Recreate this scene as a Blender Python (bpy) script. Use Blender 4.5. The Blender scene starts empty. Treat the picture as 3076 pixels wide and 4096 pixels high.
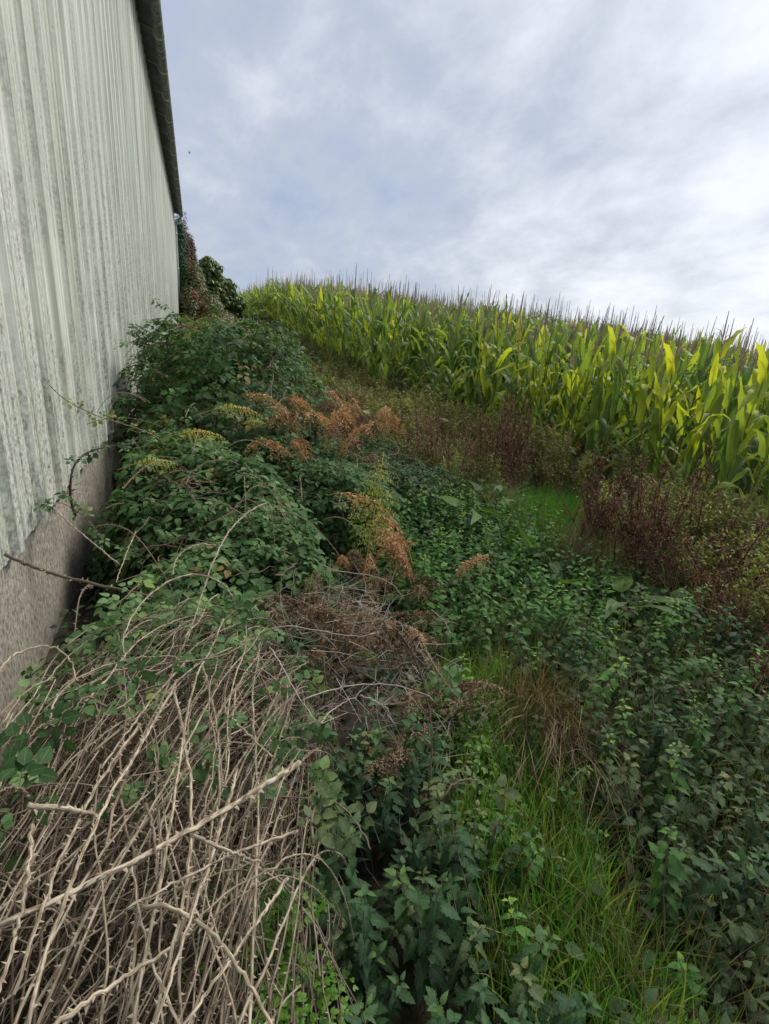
import bpy, math, random
import numpy as np
from math import sin, cos, pi, radians, sqrt, atan2
rnd = random.Random(7)
rng = np.random.default_rng(7)
S = bpy.context.scene

# ---------------------------------------------------------------- camera
EYE = np.array([0.0, 0.0, 1.65])
PITCH, ROLL, YAW, FPX = radians(18.26), radians(4.0), radians(20.1), 2100.0
fw = np.array([sin(YAW)*cos(PITCH), cos(YAW)*cos(PITCH), -sin(PITCH)])
r0 = np.array([cos(YAW), -sin(YAW), 0.0]); u0 = np.cross(r0, fw)
rt = cos(ROLL)*r0 + sin(ROLL)*u0
up = -sin(ROLL)*r0 + cos(ROLL)*u0
cam_d = bpy.data.cameras.new('camera'); cam = bpy.data.objects.new('camera', cam_d)
S.collection.objects.link(cam)
from mathutils import Matrix, Vector
m = Matrix.Identity(4)
for i in range(3):
    m[i][0], m[i][1], m[i][2], m[i][3] = rt[i], up[i], -fw[i], EYE[i]
cam.matrix_world = m
cam_d.sensor_fit = 'VERTICAL'; cam_d.sensor_height = 36.0; cam_d.sensor_width = 36.0
cam_d.lens = FPX/4096*36.0
cam_d.clip_start = 0.02; cam_d.clip_end = 3000
S.camera = cam

def at(px, py, d):
    """a point d metres from the eye, seen at photo pixel px, py"""
    v = fw*FPX + rt*(px-1538) - up*(py-2048)
    return EYE + v/np.linalg.norm(v)*d

# ---------------------------------------------------------------- world, sun, exposure
SUN_EL, SUN_AZ = radians(50), radians(66)          # azimuth from +Y towards +X
W = bpy.data.worlds.new('World'); S.world = W; W.use_nodes = True
nt = W.node_tree; N = nt.nodes; L = nt.links; N.clear()
def nd(tree, t, **k):
    n = tree.nodes.new(t)
    for a, b in k.items(): setattr(n, a, b)
    return n
out = nd(nt, 'ShaderNodeOutputWorld'); bg = nd(nt, 'ShaderNodeBackground')
bg.inputs['Strength'].default_value = 0.1
sky = nd(nt, 'ShaderNodeTexSky', sky_type='NISHITA'); sky.sun_disc = False
sky.sun_elevation = SUN_EL; sky.sun_rotation = SUN_AZ
tc = nd(nt, 'ShaderNodeTexCoord')
# flatten direction onto a cloud deck: xy / (z + k)
sep = nd(nt, 'ShaderNodeSeparateXYZ'); L.new(tc.outputs['Generated'], sep.inputs[0])
def mth(tree, op, a, b=None, c=None, clamp=False):
    n = tree.nodes.new('ShaderNodeMath'); n.operation = op; n.use_clamp = clamp
    for i, v in enumerate((a, b, c)):
        if v is None: continue
        if isinstance(v, (int, float)): n.inputs[i].default_value = v
        else: tree.links.new(v, n.inputs[i])
    return n.outputs[0]
zc = mth(nt, 'ADD', mth(nt, 'MAXIMUM', sep.outputs[2], 0.0), 0.34)
cmb = nd(nt, 'ShaderNodeCombineXYZ')
L.new(mth(nt, 'DIVIDE', sep.outputs[0], zc), cmb.inputs[0])
L.new(mth(nt, 'DIVIDE', sep.outputs[1], zc), cmb.inputs[1])
def noise(tree, vec, scale, detail=5, rough=0.55, dist=0.0):
    n = tree.nodes.new('ShaderNodeTexNoise'); n.inputs['Scale'].default_value = scale
    n.inputs['Detail'].default_value = detail; n.inputs['Roughness'].default_value = rough
    n.inputs['Distortion'].default_value = dist
    if vec is not None: tree.links.new(vec, n.inputs['Vector'])
    return n.outputs[0]
def ramp(tree, fac, stops, interp='LINEAR'):
    n = tree.nodes.new('ShaderNodeValToRGB'); n.color_ramp.interpolation = interp
    e = n.color_ramp.elements
    while len(e) < len(stops): e.new(0.5)
    for el, (p, c) in zip(e, stops):
        el.position = p; el.color = (c[0], c[1], c[2], 1.0) if hasattr(c, '__len__') else (c, c, c, 1)
    if fac is not None: tree.links.new(fac, n.inputs[0])
    return n.outputs[0]
def mixc(tree, fac, a, b, blend='MIX'):
    n = tree.nodes.new('ShaderNodeMix'); n.data_type = 'RGBA'; n.blend_type = blend
    for sock, v in ((n.inputs[0], fac), (n.inputs[6], a), (n.inputs[7], b)):
        if isinstance(v, (int, float)): sock.default_value = v
        elif hasattr(v, '__len__'): sock.default_value = (v[0], v[1], v[2], 1)
        else: tree.links.new(v, sock)
    return n.outputs[2]
mp = nd(nt, 'ShaderNodeMapping'); L.new(cmb.outputs[0], mp.inputs[0])
mp.inputs['Rotation'].default_value = (0, 0, radians(-25)); mp.inputs['Scale'].default_value = (1.0, 0.75, 1)
mp.inputs['Location'].default_value = (3.1, 1.7, 0)
nA = noise(nt, mp.outputs[0], 1.3, 6, 0.52, 0.1)
nB = noise(nt, mp.outputs[0], 4.2, 8, 0.6, 0.15)
nsum = mth(nt, 'ADD', mth(nt, 'MULTIPLY', nA, 0.5), mth(nt, 'MULTIPLY', nB, 0.5))
# thin cloud glows round the hidden sun
sd = Vector((sin(radians(56))*cos(radians(17)), cos(radians(56))*cos(radians(17)), sin(radians(17))))
dp = nd(nt, 'ShaderNodeVectorMath', operation='DOT_PRODUCT')
L.new(tc.outputs['Generated'], dp.inputs[0]); dp.inputs[1].default_value = sd
glow = mth(nt, 'POWER', mth(nt, 'MAXIMUM', dp.outputs['Value'], 0.0), 3.5)
f = mth(nt, 'ADD', mth(nt, 'MULTIPLY', mth(nt, 'SUBTRACT', nsum, 0.5), 2.4), mth(nt, 'MULTIPLY_ADD', glow, 0.56, 0.24), clamp=True)
cl = ramp(nt, f, [(0.0, (3.2, 3.85, 5.4)), (0.22, (4.0, 4.6, 5.85)), (0.42, (4.6, 5.1, 6.0)), (0.64, (6.0, 6.45, 7.1)), (0.82, (7.2, 7.6, 8.3)), (1.0, (8.2, 8.5, 9.0))])
# ramp colours above 1 are clamped by the ui only; scaled through a vector multiply instead
for n_ in nt.nodes:
    if n_.type == 'VALTORGB':
        for el in n_.color_ramp.elements: el.color = tuple(v*.0455 for v in el.color[:3]) + (1,)
sc10 = nd(nt, 'ShaderNodeVectorMath', operation='SCALE'); L.new(cl, sc10.inputs[0]); sc10.inputs['Scale'].default_value = 10.0
fin = mixc(nt, 0.96, sky.outputs[0], sc10.outputs[0])
L.new(fin, bg.inputs['Color']); L.new(bg.outputs[0], out.inputs[0])

sd_ = bpy.data.lights.new('sun', 'SUN'); sd_.energy = 1.5; sd_.angle = radians(22); sd_.color = (1, 0.95, 0.87)
sun = bpy.data.objects.new('sun', sd_); S.collection.objects.link(sun)
sv = Vector((sin(SUN_AZ)*cos(SUN_EL), cos(SUN_AZ)*cos(SUN_EL), sin(SUN_EL)))
sun.rotation_euler = sv.to_track_quat('Z', 'Y').to_euler(); sun.location = (20, 15, 30)
S.view_settings.view_transform = 'Standard'; S.view_settings.look = 'None'
S.view_settings.exposure = 1.32; S.view_settings.gamma = 1
S.render.engine = 'CYCLES'
S.cycles.max_bounces = 6; S.cycles.transparent_max_bounces = 4; S.cycles.use_denoising = True

# ---------------------------------------------------------------- helpers
COL = S.collection
def tag(o, label=None, cat=None, group=None, kind=None):
    if label: o['label'] = label
    if cat: o['category'] = cat
    if group: o['group'] = group
    if kind: o['kind'] = kind
    return o
def empty(name, loc=(0, 0, 0), rot=(0, 0, 0), scale=1.0):
    o = bpy.data.objects.new(name, None); COL.objects.link(o); o.empty_display_size = 0.1
    o.location = loc; o.rotation_euler = rot; o.scale = (scale,)*3
    return o

class Geo:
    """collects vertices, quads, triangles, uv and a tint per vertex; built as ONE mesh object"""
    def __init__(s): s.V=[]; s.Q=[]; s.T=[]; s.U=[]; s.C=[]; s.n=0
    def raw(s, V, Q=None, T=None, U=None, c=0.5):
        V = np.asarray(V, float); k = len(V)
        s.V.append(V)
        if Q is not None and len(Q): s.Q.append(np.asarray(Q, int)+s.n)
        if T is not None and len(T): s.T.append(np.asarray(T, int)+s.n)
        s.U.append(np.zeros((k, 2)) if U is None else np.asarray(U, float))
        s.C.append(np.full(k, c) if np.isscalar(c) else np.asarray(c, float)); s.n += k
    def inst(s, tpl, M, c):
        """tpl instanced by M (n,4,4) with tint c (n)"""
        M = np.asarray(M); n = len(M)
        if n == 0: return
        V, Q, T, U = tpl; k = len(V)
        VV = np.einsum('nij,kj->nki', M[:, :3, :3], V) + M[:, None, :3, 3]
        off = (np.arange(n)*k)[:, None, None]
        s.raw(VV.reshape(-1, 3), (Q[None]+off).reshape(-1, 4) if len(Q) else None,
              (T[None]+off).reshape(-1, 3) if len(T) else None, np.tile(U, (n, 1)), np.repeat(c, k))
    def tube(s, P, R, sides=5, c=0.5, cap=False):
        P = np.asarray(P, float); n = len(P); R = np.broadcast_to(R, n)
        t = np.gradient(P, axis=0); t /= np.linalg.norm(t, axis=1, keepdims=True)+1e-12
        ref = np.array([0.31, 0.2, 0.93]) if abs(t[:, 2]).mean() < 0.8 else np.array([0.9, 0.3, 0.1])
        a = np.cross(t, ref); a /= np.linalg.norm(a, axis=1, keepdims=True)+1e-12; b = np.cross(t, a)
        th = np.arange(sides)*2*pi/sides
        V = P[:, None] + R[:, None, None]*(a[:, None]*np.cos(th)[None, :, None] + b[:, None]*np.sin(th)[None, :, None])
        i = np.arange(n-1)[:, None]*sides; j = np.arange(sides)[None]; j2 = (j+1) % sides
        Q = np.stack([i+j, i+j2, i+sides+j2, i+sides+j], -1).reshape(-1, 4)
        ln = np.concatenate([[0], np.cumsum(np.linalg.norm(np.diff(P, axis=0), axis=1))])
        U = np.stack(np.broadcast_arrays(ln[:, None], (np.arange(sides)/sides)[None]), -1).reshape(-1, 2)
        T = None
        if cap:
            V = np.concatenate([V.reshape(-1, 3), P[[0, -1]]]); U = np.concatenate([U, [[0, 0], [ln[-1], 0]]])
            k = n*sides
            T = [(k, (q+1) % sides, q) for q in range(sides)] + [(k+1, k-sides+q, k-sides+(q+1) % sides) for q in range(sides)]
        s.raw(V.reshape(-1, 3), Q, T, U, c)
    def box(s, x0, x1, y0, y1, z0, z1, c=0.5):
        V = [(x, y, z) for z in (z0, z1) for y in (y0, y1) for x in (x0, x1)]
        s.raw(V, [(0,2,3,1),(4,5,7,6),(0,1,5,4),(2,6,7,3),(0,4,6,2),(1,3,7,5)], c=c)
    def mesh(s, name, mat, smooth=True):
        me = bpy.data.meshes.new(name)
        V = np.concatenate(s.V); U = np.concatenate(s.U); C = np.concatenate(s.C)
        Q = np.concatenate(s.Q) if s.Q else np.zeros((0, 4), int)
        T = np.concatenate(s.T) if s.T else np.zeros((0, 3), int)
        me.vertices.add(len(V)); me.vertices.foreach_set('co', V.astype(np.float32).ravel())
        li = np.concatenate([Q.ravel(), T.ravel()]).astype(np.int32)
        me.loops.add(len(li)); me.loops.foreach_set('vertex_index', li)
        me.polygons.add(len(Q)+len(T))
        st = np.concatenate([np.arange(len(Q))*4, len(Q)*4+np.arange(len(T))*3]).astype(np.int32)
        me.polygons.foreach_set('loop_start', st)
        me.update(calc_edges=True)
        me.polygons.foreach_set('use_smooth', np.full(len(Q)+len(T), smooth))
        uv = me.uv_layers.new(name='UVMap'); uv.data.foreach_set('uv', U[li].astype(np.float32).ravel())
        at_ = me.attributes.new('tint', 'FLOAT', 'POINT'); at_.data.foreach_set('value', C.astype(np.float32))
        me.materials.append(mat); me.validate()
        return me
    def build(s, name, mat, parent=None, smooth=True):
        o = bpy.data.objects.new(name, s.mesh(name, mat, smooth)); COL.objects.link(o)
        if parent: o.parent = parent
        return o
def link(name, me, parent):
    o = bpy.data.objects.new(name, me); COL.objects.link(o); o.parent = parent; return o

def frames(p, nrm, d, s):
    """matrices with local z=nrm, local y~d, scale s, at p  (all arrays)"""
    nrm = nrm/(np.linalg.norm(nrm, axis=1, keepdims=True)+1e-9)
    d = d - nrm*(d*nrm).sum(1, keepdims=True); d /= np.linalg.norm(d, axis=1, keepdims=True)+1e-9
    x = np.cross(d, nrm); M = np.zeros((len(p), 4, 4)); s = np.broadcast_to(s, len(p))[:, None]
    M[:, :3, 0] = x*s; M[:, :3, 1] = d*s; M[:, :3, 2] = nrm*s; M[:, :3, 3] = p; M[:, 3, 3] = 1
    return M
def rdir(n): v = rng.normal(size=(n, 3)); return v/np.linalg.norm(v, axis=1, keepdims=True)

def leaf(Ln, Wd, n=5, fold=0.25, bend=0.3, a=0.75, serr=0.0, wave=0.0):
    """a leaf along +y with its face up: midrib and two sides"""
    V=[]; U=[]
    for i in range(n+1):
        u = i/n; w = Wd/2*max(sin(pi*u**a), 0)**0.8
        if i in (0, n): w = Wd*0.02
        elif serr: w *= (1+serr if i % 2 else 1-serr)
        y = Ln*u; z = -bend*Ln*u*u
        wz = fold*w + wave*Wd*sin(u*11)
        V += [(-w, y-(serr*0.12*Ln if i % 2 and 0 < i < n else 0), z+wz), (0, y, z), (w, y-(serr*0.12*Ln if i % 2 and 0 < i < n else 0), z+wz*0.8)]
        U += [(u, 0), (u, .5), (u, 1)]
    Q=[]
    for i in range(n):
        b = 3*i; Q += [(b, b+1, b+4, b+3), (b+1, b+2, b+5, b+4)]
    return [np.array(V, float), np.array(Q), np.zeros((0, 3), int), np.array(U, float)]
def xf(t, M):
    V = t[0]@np.array(M)[:3, :3].T + np.array(M)[:3, 3]; return [V, t[1], t[2], t[3]]
def join(ts):
    V=[];Q=[];T=[];U=[];n=0
    for t in ts:
        V.append(t[0]); Q.append(t[1]+n); T.append(t[2]+n if len(t[2]) else np.zeros((0,3),int)); U.append(t[3]); n += len(t[0])
    return [np.concatenate(V), np.concatenate(Q), np.concatenate(T), np.concatenate(U)]
def eul(x, y, z, loc=(0, 0, 0), s=1.0):
    from mathutils import Euler
    return Matrix.Translation(loc) @ Euler((x, y, z)).to_matrix().to_4x4() @ Matrix.Scale(s, 4)

# ---------------------------------------------------------------- materials
def newmat(name):
    mt = bpy.data.materials.new(name); mt.use_nodes = True; t = mt.node_tree; t.nodes.clear()
    o = t.nodes.new('ShaderNodeOutputMaterial'); b = t.nodes.new('ShaderNodeBsdfPrincipled')
    t.links.new(b.outputs[0], o.inputs[0]); return mt, t, b, o
def leafmat(name, stops, rough=0.5, trans=0.3, vein=(0.0, (0, 0, 0)), spec=0.4, objvar=0.0, mott=0.25, tcol=1.0):
    mt, t, b, o = newmat(name)
    a = t.nodes.new('ShaderNodeAttribute'); a.attribute_name = 'tint'
    fac = a.outputs['Fac']
    if objvar:
        oi = t.nodes.new('ShaderNodeObjectInfo')
        fac = mth(t, 'ADD', fac, mth(t, 'MULTIPLY', mth(t, 'SUBTRACT', oi.outputs['Random'], 0.5), objvar), clamp=True)
    c = ramp(t, fac, stops)
    tc = t.nodes.new('ShaderNodeTexCoord')
    nz = noise(t, tc.outputs['Object'], 90, 3)
    c = mixc(t, 1.0, c, ramp(t, nz, [(0.3, 1-mott), (0.7, 1+mott*0)]), 'MULTIPLY')
    if vein[0] > 0:
        uv = t.nodes.new('ShaderNodeUVMap'); sp = t.nodes.new('ShaderNodeSeparateXYZ'); t.links.new(uv.outputs[0], sp.inputs[0])
        dv = mth(t, 'ABSOLUTE', mth(t, 'SUBTRACT', sp.outputs[1], 0.5))
        side = mth(t, 'ABSOLUTE', mth(t, 'SINE', mth(t, 'ADD', mth(t, 'MULTIPLY', sp.outputs[0], 22.0), mth(t, 'MULTIPLY', dv, -14.0))))
        k = mth(t, 'MAXIMUM', mth(t, 'LESS_THAN', dv, 0.045), mth(t, 'MULTIPLY', mth(t, 'LESS_THAN', side, 0.22), 0.5))
        c = mixc(t, mth(t, 'MULTIPLY', k, vein[0]), c, vein[1])
    t.links.new(c, b.inputs['Base Color']); b.inputs['Roughness'].default_value = rough
    b.inputs['Specular IOR Level'].default_value = spec
    bp = t.nodes.new('ShaderNodeBump'); bp.inputs['Strength'].default_value = 0.3; bp.inputs['Distance'].default_value = 0.004
    t.links.new(noise(t, tc.outputs['Object'], 140, 2), bp.inputs['Height']); t.links.new(bp.outputs[0], b.inputs['Normal'])
    if trans:
        tr = t.nodes.new('ShaderNodeBsdfTranslucent')
        g = t.nodes.new('ShaderNodeVectorMath'); g.operation = 'MULTIPLY'; t.links.new(c, g.inputs[0])
        g.inputs[1].default_value = (1.25*tcol, 1.35*tcol, 0.55*tcol); t.links.new(g.outputs[0], tr.inputs['Color'])
        mx = t.nodes.new('ShaderNodeMixShader'); mx.inputs[0].default_value = trans
        t.links.new(b.outputs[0], mx.inputs[1]); t.links.new(tr.outputs[0], mx.inputs[2]); t.links.new(mx.outputs[0], o.inputs[0])
    return mt
def barkmat(name, c1, c2, c3, scale=40, rough=0.8, stretch=8.0):
    mt, t, b, o = newmat(name)
    uv = t.nodes.new('ShaderNodeUVMap'); mpn = t.nodes.new('ShaderNodeMapping'); t.links.new(uv.outputs[0], mpn.inputs[0])
    mpn.inputs['Scale'].default_value = (scale, scale*0.15, 1)
    a = t.nodes.new('ShaderNodeAttribute'); a.attribute_name = 'tint'
    nz = noise(t, mpn.outputs[0], 1.0, 4)
    c = mixc(t, ramp(t, nz, [(0.42, 0.0), (0.58, 1.0)]), c1, c2)
    c = mixc(t, ramp(t, noise(t, mpn.outputs[0], 0.35, 3), [(.5, 0), (.68, .55)]), c, c3)
    c = mixc(t, a.outputs['Fac'], c, c3)
    t.links.new(c, b.inputs['Base Color']); b.inputs['Roughness'].default_value = rough
    b.inputs['Specular IOR Level'].default_value = 0.25
    return mt

BR_ = [(0.0, (.030,.058,.024)), (0.35, (.045,.105,.034)), (0.65, (.10,.20,.07)), (0.82, (.19,.30,.13)), (0.92, (.26,.36,.09)), (1.0, (.26,.11,.045))]  # pale grey-green and darkest stops put highlights and shaded gaps into leaf colour
M_bramble = leafmat('bramble_leaf', BR_, 0.6, 0.32, (0.35, (.16,.24,.09)), 0.18)
M_nettle  = leafmat('nettle_leaf', [(0, (.032,.08,.022)), (.5, (.065,.17,.036)), (.85, (.13,.28,.055)), (1, (.25,.41,.07))], 0.65, 0.3, (0.4, (.12,.21,.08)), 0.2, objvar=.45)
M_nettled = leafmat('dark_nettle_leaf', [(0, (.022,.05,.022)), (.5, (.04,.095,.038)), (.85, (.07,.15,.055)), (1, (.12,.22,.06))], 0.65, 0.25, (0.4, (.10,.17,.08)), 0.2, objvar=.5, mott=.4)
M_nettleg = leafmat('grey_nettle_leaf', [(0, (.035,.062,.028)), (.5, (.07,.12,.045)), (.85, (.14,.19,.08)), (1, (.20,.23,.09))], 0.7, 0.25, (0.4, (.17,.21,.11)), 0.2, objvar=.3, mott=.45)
M_maize   = leafmat('maize_leaf', [(0, (.24,.17,.075)), (.12, (.22,.19,.05)), (.2, (.07,.14,.05)), (.5, (.13,.22,.07)), (.75, (.26,.34,.07)), (.9, (.50,.55,.05)), (1, (.68,.64,.05))], 0.5, 0.45, (0.55, (.38,.43,.18)), 0.3, objvar=.12, mott=.15)
M_stalk   = leafmat('maize_stalk', [(0, (.20,.13,.06)), (.5, (.14,.2,.06)), (1, (.2,.26,.07))], 0.55, 0.0)
M_tassel  = leafmat('maize_tassel', [(0, (.30,.20,.16)), (1, (.52,.42,.31))], 0.7, 0.1, mott=.1)
M_cane    = barkmat('dead_cane', (.19,.145,.095), (.50,.43,.32), (.095,.066,.045))
M_canelive= barkmat('live_cane', (.13,.14,.07), (.22,.19,.12), (.19,.10,.10))
M_canedark= barkmat('dark_stem', (.03,.022,.018), (.07,.045,.035), (.05,.02,.02))
M_twig    = barkmat('grey_twig', (.33,.29,.24), (.55,.5,.43), (.25,.2,.16))
M_fern    = leafmat('green_bracken', [(0, (.06,.12,.03)), (.5, (.14,.22,.035)), (.85, (.40,.44,.06)), (1, (.52,.44,.06))], 0.55, 0.35, objvar=.3)
M_fernor  = leafmat('orange_bracken', [(0, (.26,.12,.06)), (.5, (.52,.26,.13)), (1, (.76,.48,.29))], 0.75, 0.2, objvar=.5)
M_fernbr  = leafmat('brown_bracken', [(0, (.08,.045,.028)), (.5, (.19,.115,.065)), (1, (.42,.31,.19))], 0.85, 0.12, objvar=.5)
M_dock    = leafmat('dock_seed', [(0, (.10,.045,.034)), (.5, (.21,.095,.065)), (1, (.42,.24,.14))], 0.8, 0.1, objvar=.4)
M_dockleaf= leafmat('dock_leaf', [(0, (.05,.10,.035)), (.5, (.085,.17,.045)), (.8, (.16,.28,.03)), (1, (.5,.5,.02))], 0.55, 0.35, (0.6, (.18,.27,.10)), 0.25)
M_weed    = leafmat('weed_leaf', [(0, (.27,.11,.08)), (.3, (.33,.21,.11)), (.5, (.19,.24,.07)), (.8, (.28,.33,.09)), (1, (.45,.42,.11))], 0.65, 0.2, objvar=.5)
M_grass   = leafmat('green_grass', [(0, (.05,.13,.025)), (.4, (.09,.22,.035)), (.75, (.16,.31,.055)), (1, (.34,.32,.12))], 0.5, 0.4, mott=.1)
M_lawn    = leafmat('fresh_grass', [(0, (.06,.16,.03)), (.5, (.10,.26,.04)), (1, (.17,.36,.06))], 0.5, 0.4, mott=.1)
M_straw   = leafmat('dead_grass', [(0, (.15,.10,.06)), (.5, (.30,.22,.14)), (1, (.48,.38,.25))], 0.7, 0.2, mott=.1)
M_herb    = leafmat('herb_leaf', [(0, (.06,.17,.02)), (.5, (.11,.27,.03)), (1, (.2,.36,.05))], 0.5, 0.4)
M_litter  = leafmat('litter', [(0, (.03,.024,.015)), (.35, (.07,.048,.03)), (.5, (.035,.065,.022)), (.8, (.05,.11,.032)), (1, (.12,.08,.045))], 0.8, 0.1)
M_red     = leafmat('creeper_leaf', [(0, (.06,.08,.025)), (.55, (.14,.15,.045)), (.8, (.22,.21,.065)), (.86, (.30,.04,.04)), (1, (.46,.07,.07))], 0.5, 0.25)
M_shrub   = leafmat('shrub_leaf', [(0, (.035,.075,.02)), (.5, (.08,.15,.03)), (.85, (.20,.27,.04)), (1, (.36,.38,.07))], 0.4, 0.25)
M_hedge   = leafmat('dead_conifer', [(0, (.08,.045,.035)), (.5, (.15,.09,.065)), (.8, (.22,.14,.10)), (.85, (.03,.10,.045)), (1, (.05,.16,.07))], 0.85, 0.1)

def soil():
    mt, t, b, o = newmat('soil'); tc = t.nodes.new('ShaderNodeTexCoord')
    n1 = noise(t, tc.outputs['Object'], 1.3, 8); n2 = noise(t, tc.outputs['Object'], 25, 6)
    c = mixc(t, ramp(t, n1, [(.4, 0), (.6, 1)]), (.028, .022, .014), (.03, .042, .016))
    c = mixc(t, ramp(t, n2, [(.45, 0), (.7, .7)]), c, (.07, .05, .03))
    t.links.new(c, b.inputs['Base Color']); b.inputs['Roughness'].default_value = .95
    bp = t.nodes.new('ShaderNodeBump'); bp.inputs['Strength'].default_value = .8; bp.inputs['Distance'].default_value = .03
    t.links.new(n2, bp.inputs['Height']); t.links.new(bp.outputs[0], b.inputs['Normal']); return mt
def clad():
    mt, t, b, o = newmat('weathered_cladding'); tc = t.nodes.new('ShaderNodeTexCoord')
    def st(sy, sz, off=0.0, detail=6, rough=.6):
        mpn = t.nodes.new('ShaderNodeMapping'); t.links.new(tc.outputs['Object'], mpn.inputs[0])
        mpn.inputs['Scale'].default_value = (sy*.5, sy, sz); mpn.inputs['Location'].default_value = (off, off*.7, off*1.3)
        return noise(t, mpn.outputs[0], 1.0, detail, rough)
    wide = st(3.2, .10); mid = st(13, .16, 5); fine = st(55, .5, 9); blot = st(2.2, 1.4, 3, 8, .65); grain = st(60, 38, 7, 6, .7)
    sp = t.nodes.new('ShaderNodeSeparateXYZ'); t.links.new(tc.outputs['Object'], sp.inputs[0])
    c = mixc(t, ramp(t, wide, [(.40, 0), (.60, 1)]), (.72, .74, .66), (.54, .585, .48))
    c = mixc(t, ramp(t, mid, [(.48, 0), (.66, .75)]), c, (.84, .83, .78))
    c = mixc(t, ramp(t, mid, [(.33, .9), (.47, 0)]), c, (.33, .34, .25))
    c = mixc(t, ramp(t, fine, [(.38, .7), (.52, 0)]), c, (.34, .34, .255))
    c = mixc(t, ramp(t, st(110, .9, 21), [(.5, 0), (.7, .5)]), c, (.82, .81, .76))
    # lichen-grey grime, patchy, more of it low down on the sheets
    low = mth(t, 'MULTIPLY_ADD', sp.outputs[2], -0.26, 1.0, clamp=True)
    gr = mth(t, 'MULTIPLY', ramp(t, mth(t, 'MULTIPLY', mth(t, 'ADD', blot, mth(t, 'MULTIPLY', mid, .5)), .68), [(.43, 0), (.53, 1)]), ramp(t, grain, [(.38, 1), (.58, .15)]))
    c = mixc(t, mth(t, 'MULTIPLY', gr, mth(t, 'ADD', low, .18)), c, (.16, .17, .13))
    c = mixc(t, ramp(t, st(1.1, .25, 13), [(.52, 0), (.75, .4)]), c, (.36, .44, .33))
    t.links.new(c, b.inputs['Base Color']); b.inputs['Roughness'].default_value = .62
    b.inputs['Specular IOR Level'].default_value = .3
    bp = t.nodes.new('ShaderNodeBump'); bp.inputs['Strength'].default_value = .25; bp.inputs['Distance'].default_value = .004
    t.links.new(grain, bp.inputs['Height']); t.links.new(bp.outputs[0], b.inputs['Normal']); return mt
def concrete():
    mt, t, b, o = newmat('old_concrete'); tc = t.nodes.new('ShaderNodeTexCoord')
    n1 = noise(t, tc.outputs['Object'], 2.2, 8, .65)
    mpn = t.nodes.new('ShaderNodeMapping'); t.links.new(tc.outputs['Object'], mpn.inputs[0]); mpn.inputs['Scale'].default_value = (60, 60, 34)
    n2 = noise(t, mpn.outputs[0], 1, 6, .7)
    c = mixc(t, ramp(t, n1, [(.35, 0), (.65, 1)]), (.24, .215, .17), (.41, .375, .31))
    c = mixc(t, ramp(t, n2, [(.36, .95), (.50, 0)]), c, (.085, .075, .055))
    c = mixc(t, ramp(t, n2, [(.55, 0), (.66, .8)]), c, (.62, .56, .48))
    sp = t.nodes.new('ShaderNodeSeparateXYZ'); t.links.new(tc.outputs['Object'], sp.inputs[0])
    c = mixc(t, mth(t, 'MULTIPLY', mth(t, 'MULTIPLY_ADD', sp.outputs[2], -1.3, .55, clamp=True), ramp(t, n1, [(.4, .3), (.6, 1)])), c, (.09, .095, .055))
    t.links.new(c, b.inputs['Base Color']); b.inputs['Roughness'].default_value = .9
    bp = t.nodes.new('ShaderNodeBump'); bp.inputs['Strength'].default_value = .6; bp.inputs['Distance'].default_value = .01
    t.links.new(n2, bp.inputs['Height']); t.links.new(bp.outputs[0], b.inputs['Normal']); return mt
def spotty(name, c1, c2, c3, sc=14, rough=.8):
    mt, t, b, o = newmat(name); tc = t.nodes.new('ShaderNodeTexCoord')
    n1 = noise(t, tc.outputs['Object'], sc, 7, .65); n2 = noise(t, tc.outputs['Object'], sc*.2, 5, .6)
    c = mixc(t, ramp(t, n1, [(.4, 0), (.62, 1)]), c1, c2); c = mixc(t, ramp(t, n2, [(.45, 0), (.65, .8)]), c, c3)
    t.links.new(c, b.inputs['Base Color']); b.inputs['Roughness'].default_value = rough; return mt
M_soil = soil(); M_clad = clad(); M_conc = concrete()
M_roof = spotty('roof_sheet', (.10, .10, .11), (.16, .16, .165), (.06, .08, .06), 8)
M_gut = spotty('gutter_zinc', (.06, .065, .06), (.26, .26, .23), (.12, .15, .10), 9)
M_brk = spotty('bracket_steel', (.42, .43, .38), (.58, .57, .50), (.3, .34, .26), 20)
M_pipe = spotty('downpipe_plastic', (.50, .56, .55), (.60, .64, .62), (.40, .46, .42), 6, .4)

# ---------------------------------------------------------------- ground
def G(x, y):
    x = np.asarray(x, float); y = np.asarray(y, float)
    yy = np.maximum(y-5.5, 0); yc = np.minimum(yy, 45)
    t = np.clip((y-5)/23, 0, 1)
    z = 1.5*t**1.5 + .022*np.clip(y-28, 0, 20) - 0.045*np.maximum(y-58, 0)
    z = z - 0.045*np.clip(x-4.5, 0, 60) - 0.02*np.clip(x, 0, 4.5)
    z = z + 0.03*np.sin(x*2.1+1)*np.cos(y*1.7) + 0.02*np.sin(x*5.3)*np.sin(y*4.1+2)
    return z
def Gf(x, y): return float(G(x, y))
xs = np.unique(np.concatenate([np.linspace(-1200, -30, 14), np.linspace(-30, -2, 15), np.linspace(-2, 7, 70), np.linspace(7, 60, 40), np.linspace(60, 1200, 16)]))
ys = np.unique(np.concatenate([np.linspace(-1200, -10, 12), np.linspace(-10, 0, 12), np.linspace(0, 9, 70), np.linspace(9, 80, 60), np.linspace(80, 1400, 18)]))
X, Y = np.meshgrid(xs, ys); g = Geo(); ny, nx = X.shape
i, j = np.meshgrid(np.arange(ny-1), np.arange(nx-1), indexing='ij'); b0 = i*nx+j
g.raw(np.stack([X, Y, G(X, Y)], -1).reshape(-1, 3), np.stack([b0, b0+1, b0+nx+1, b0+nx], -1).reshape(-1, 4))
tag(g.build('ground', M_soil), kind='structure')

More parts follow.
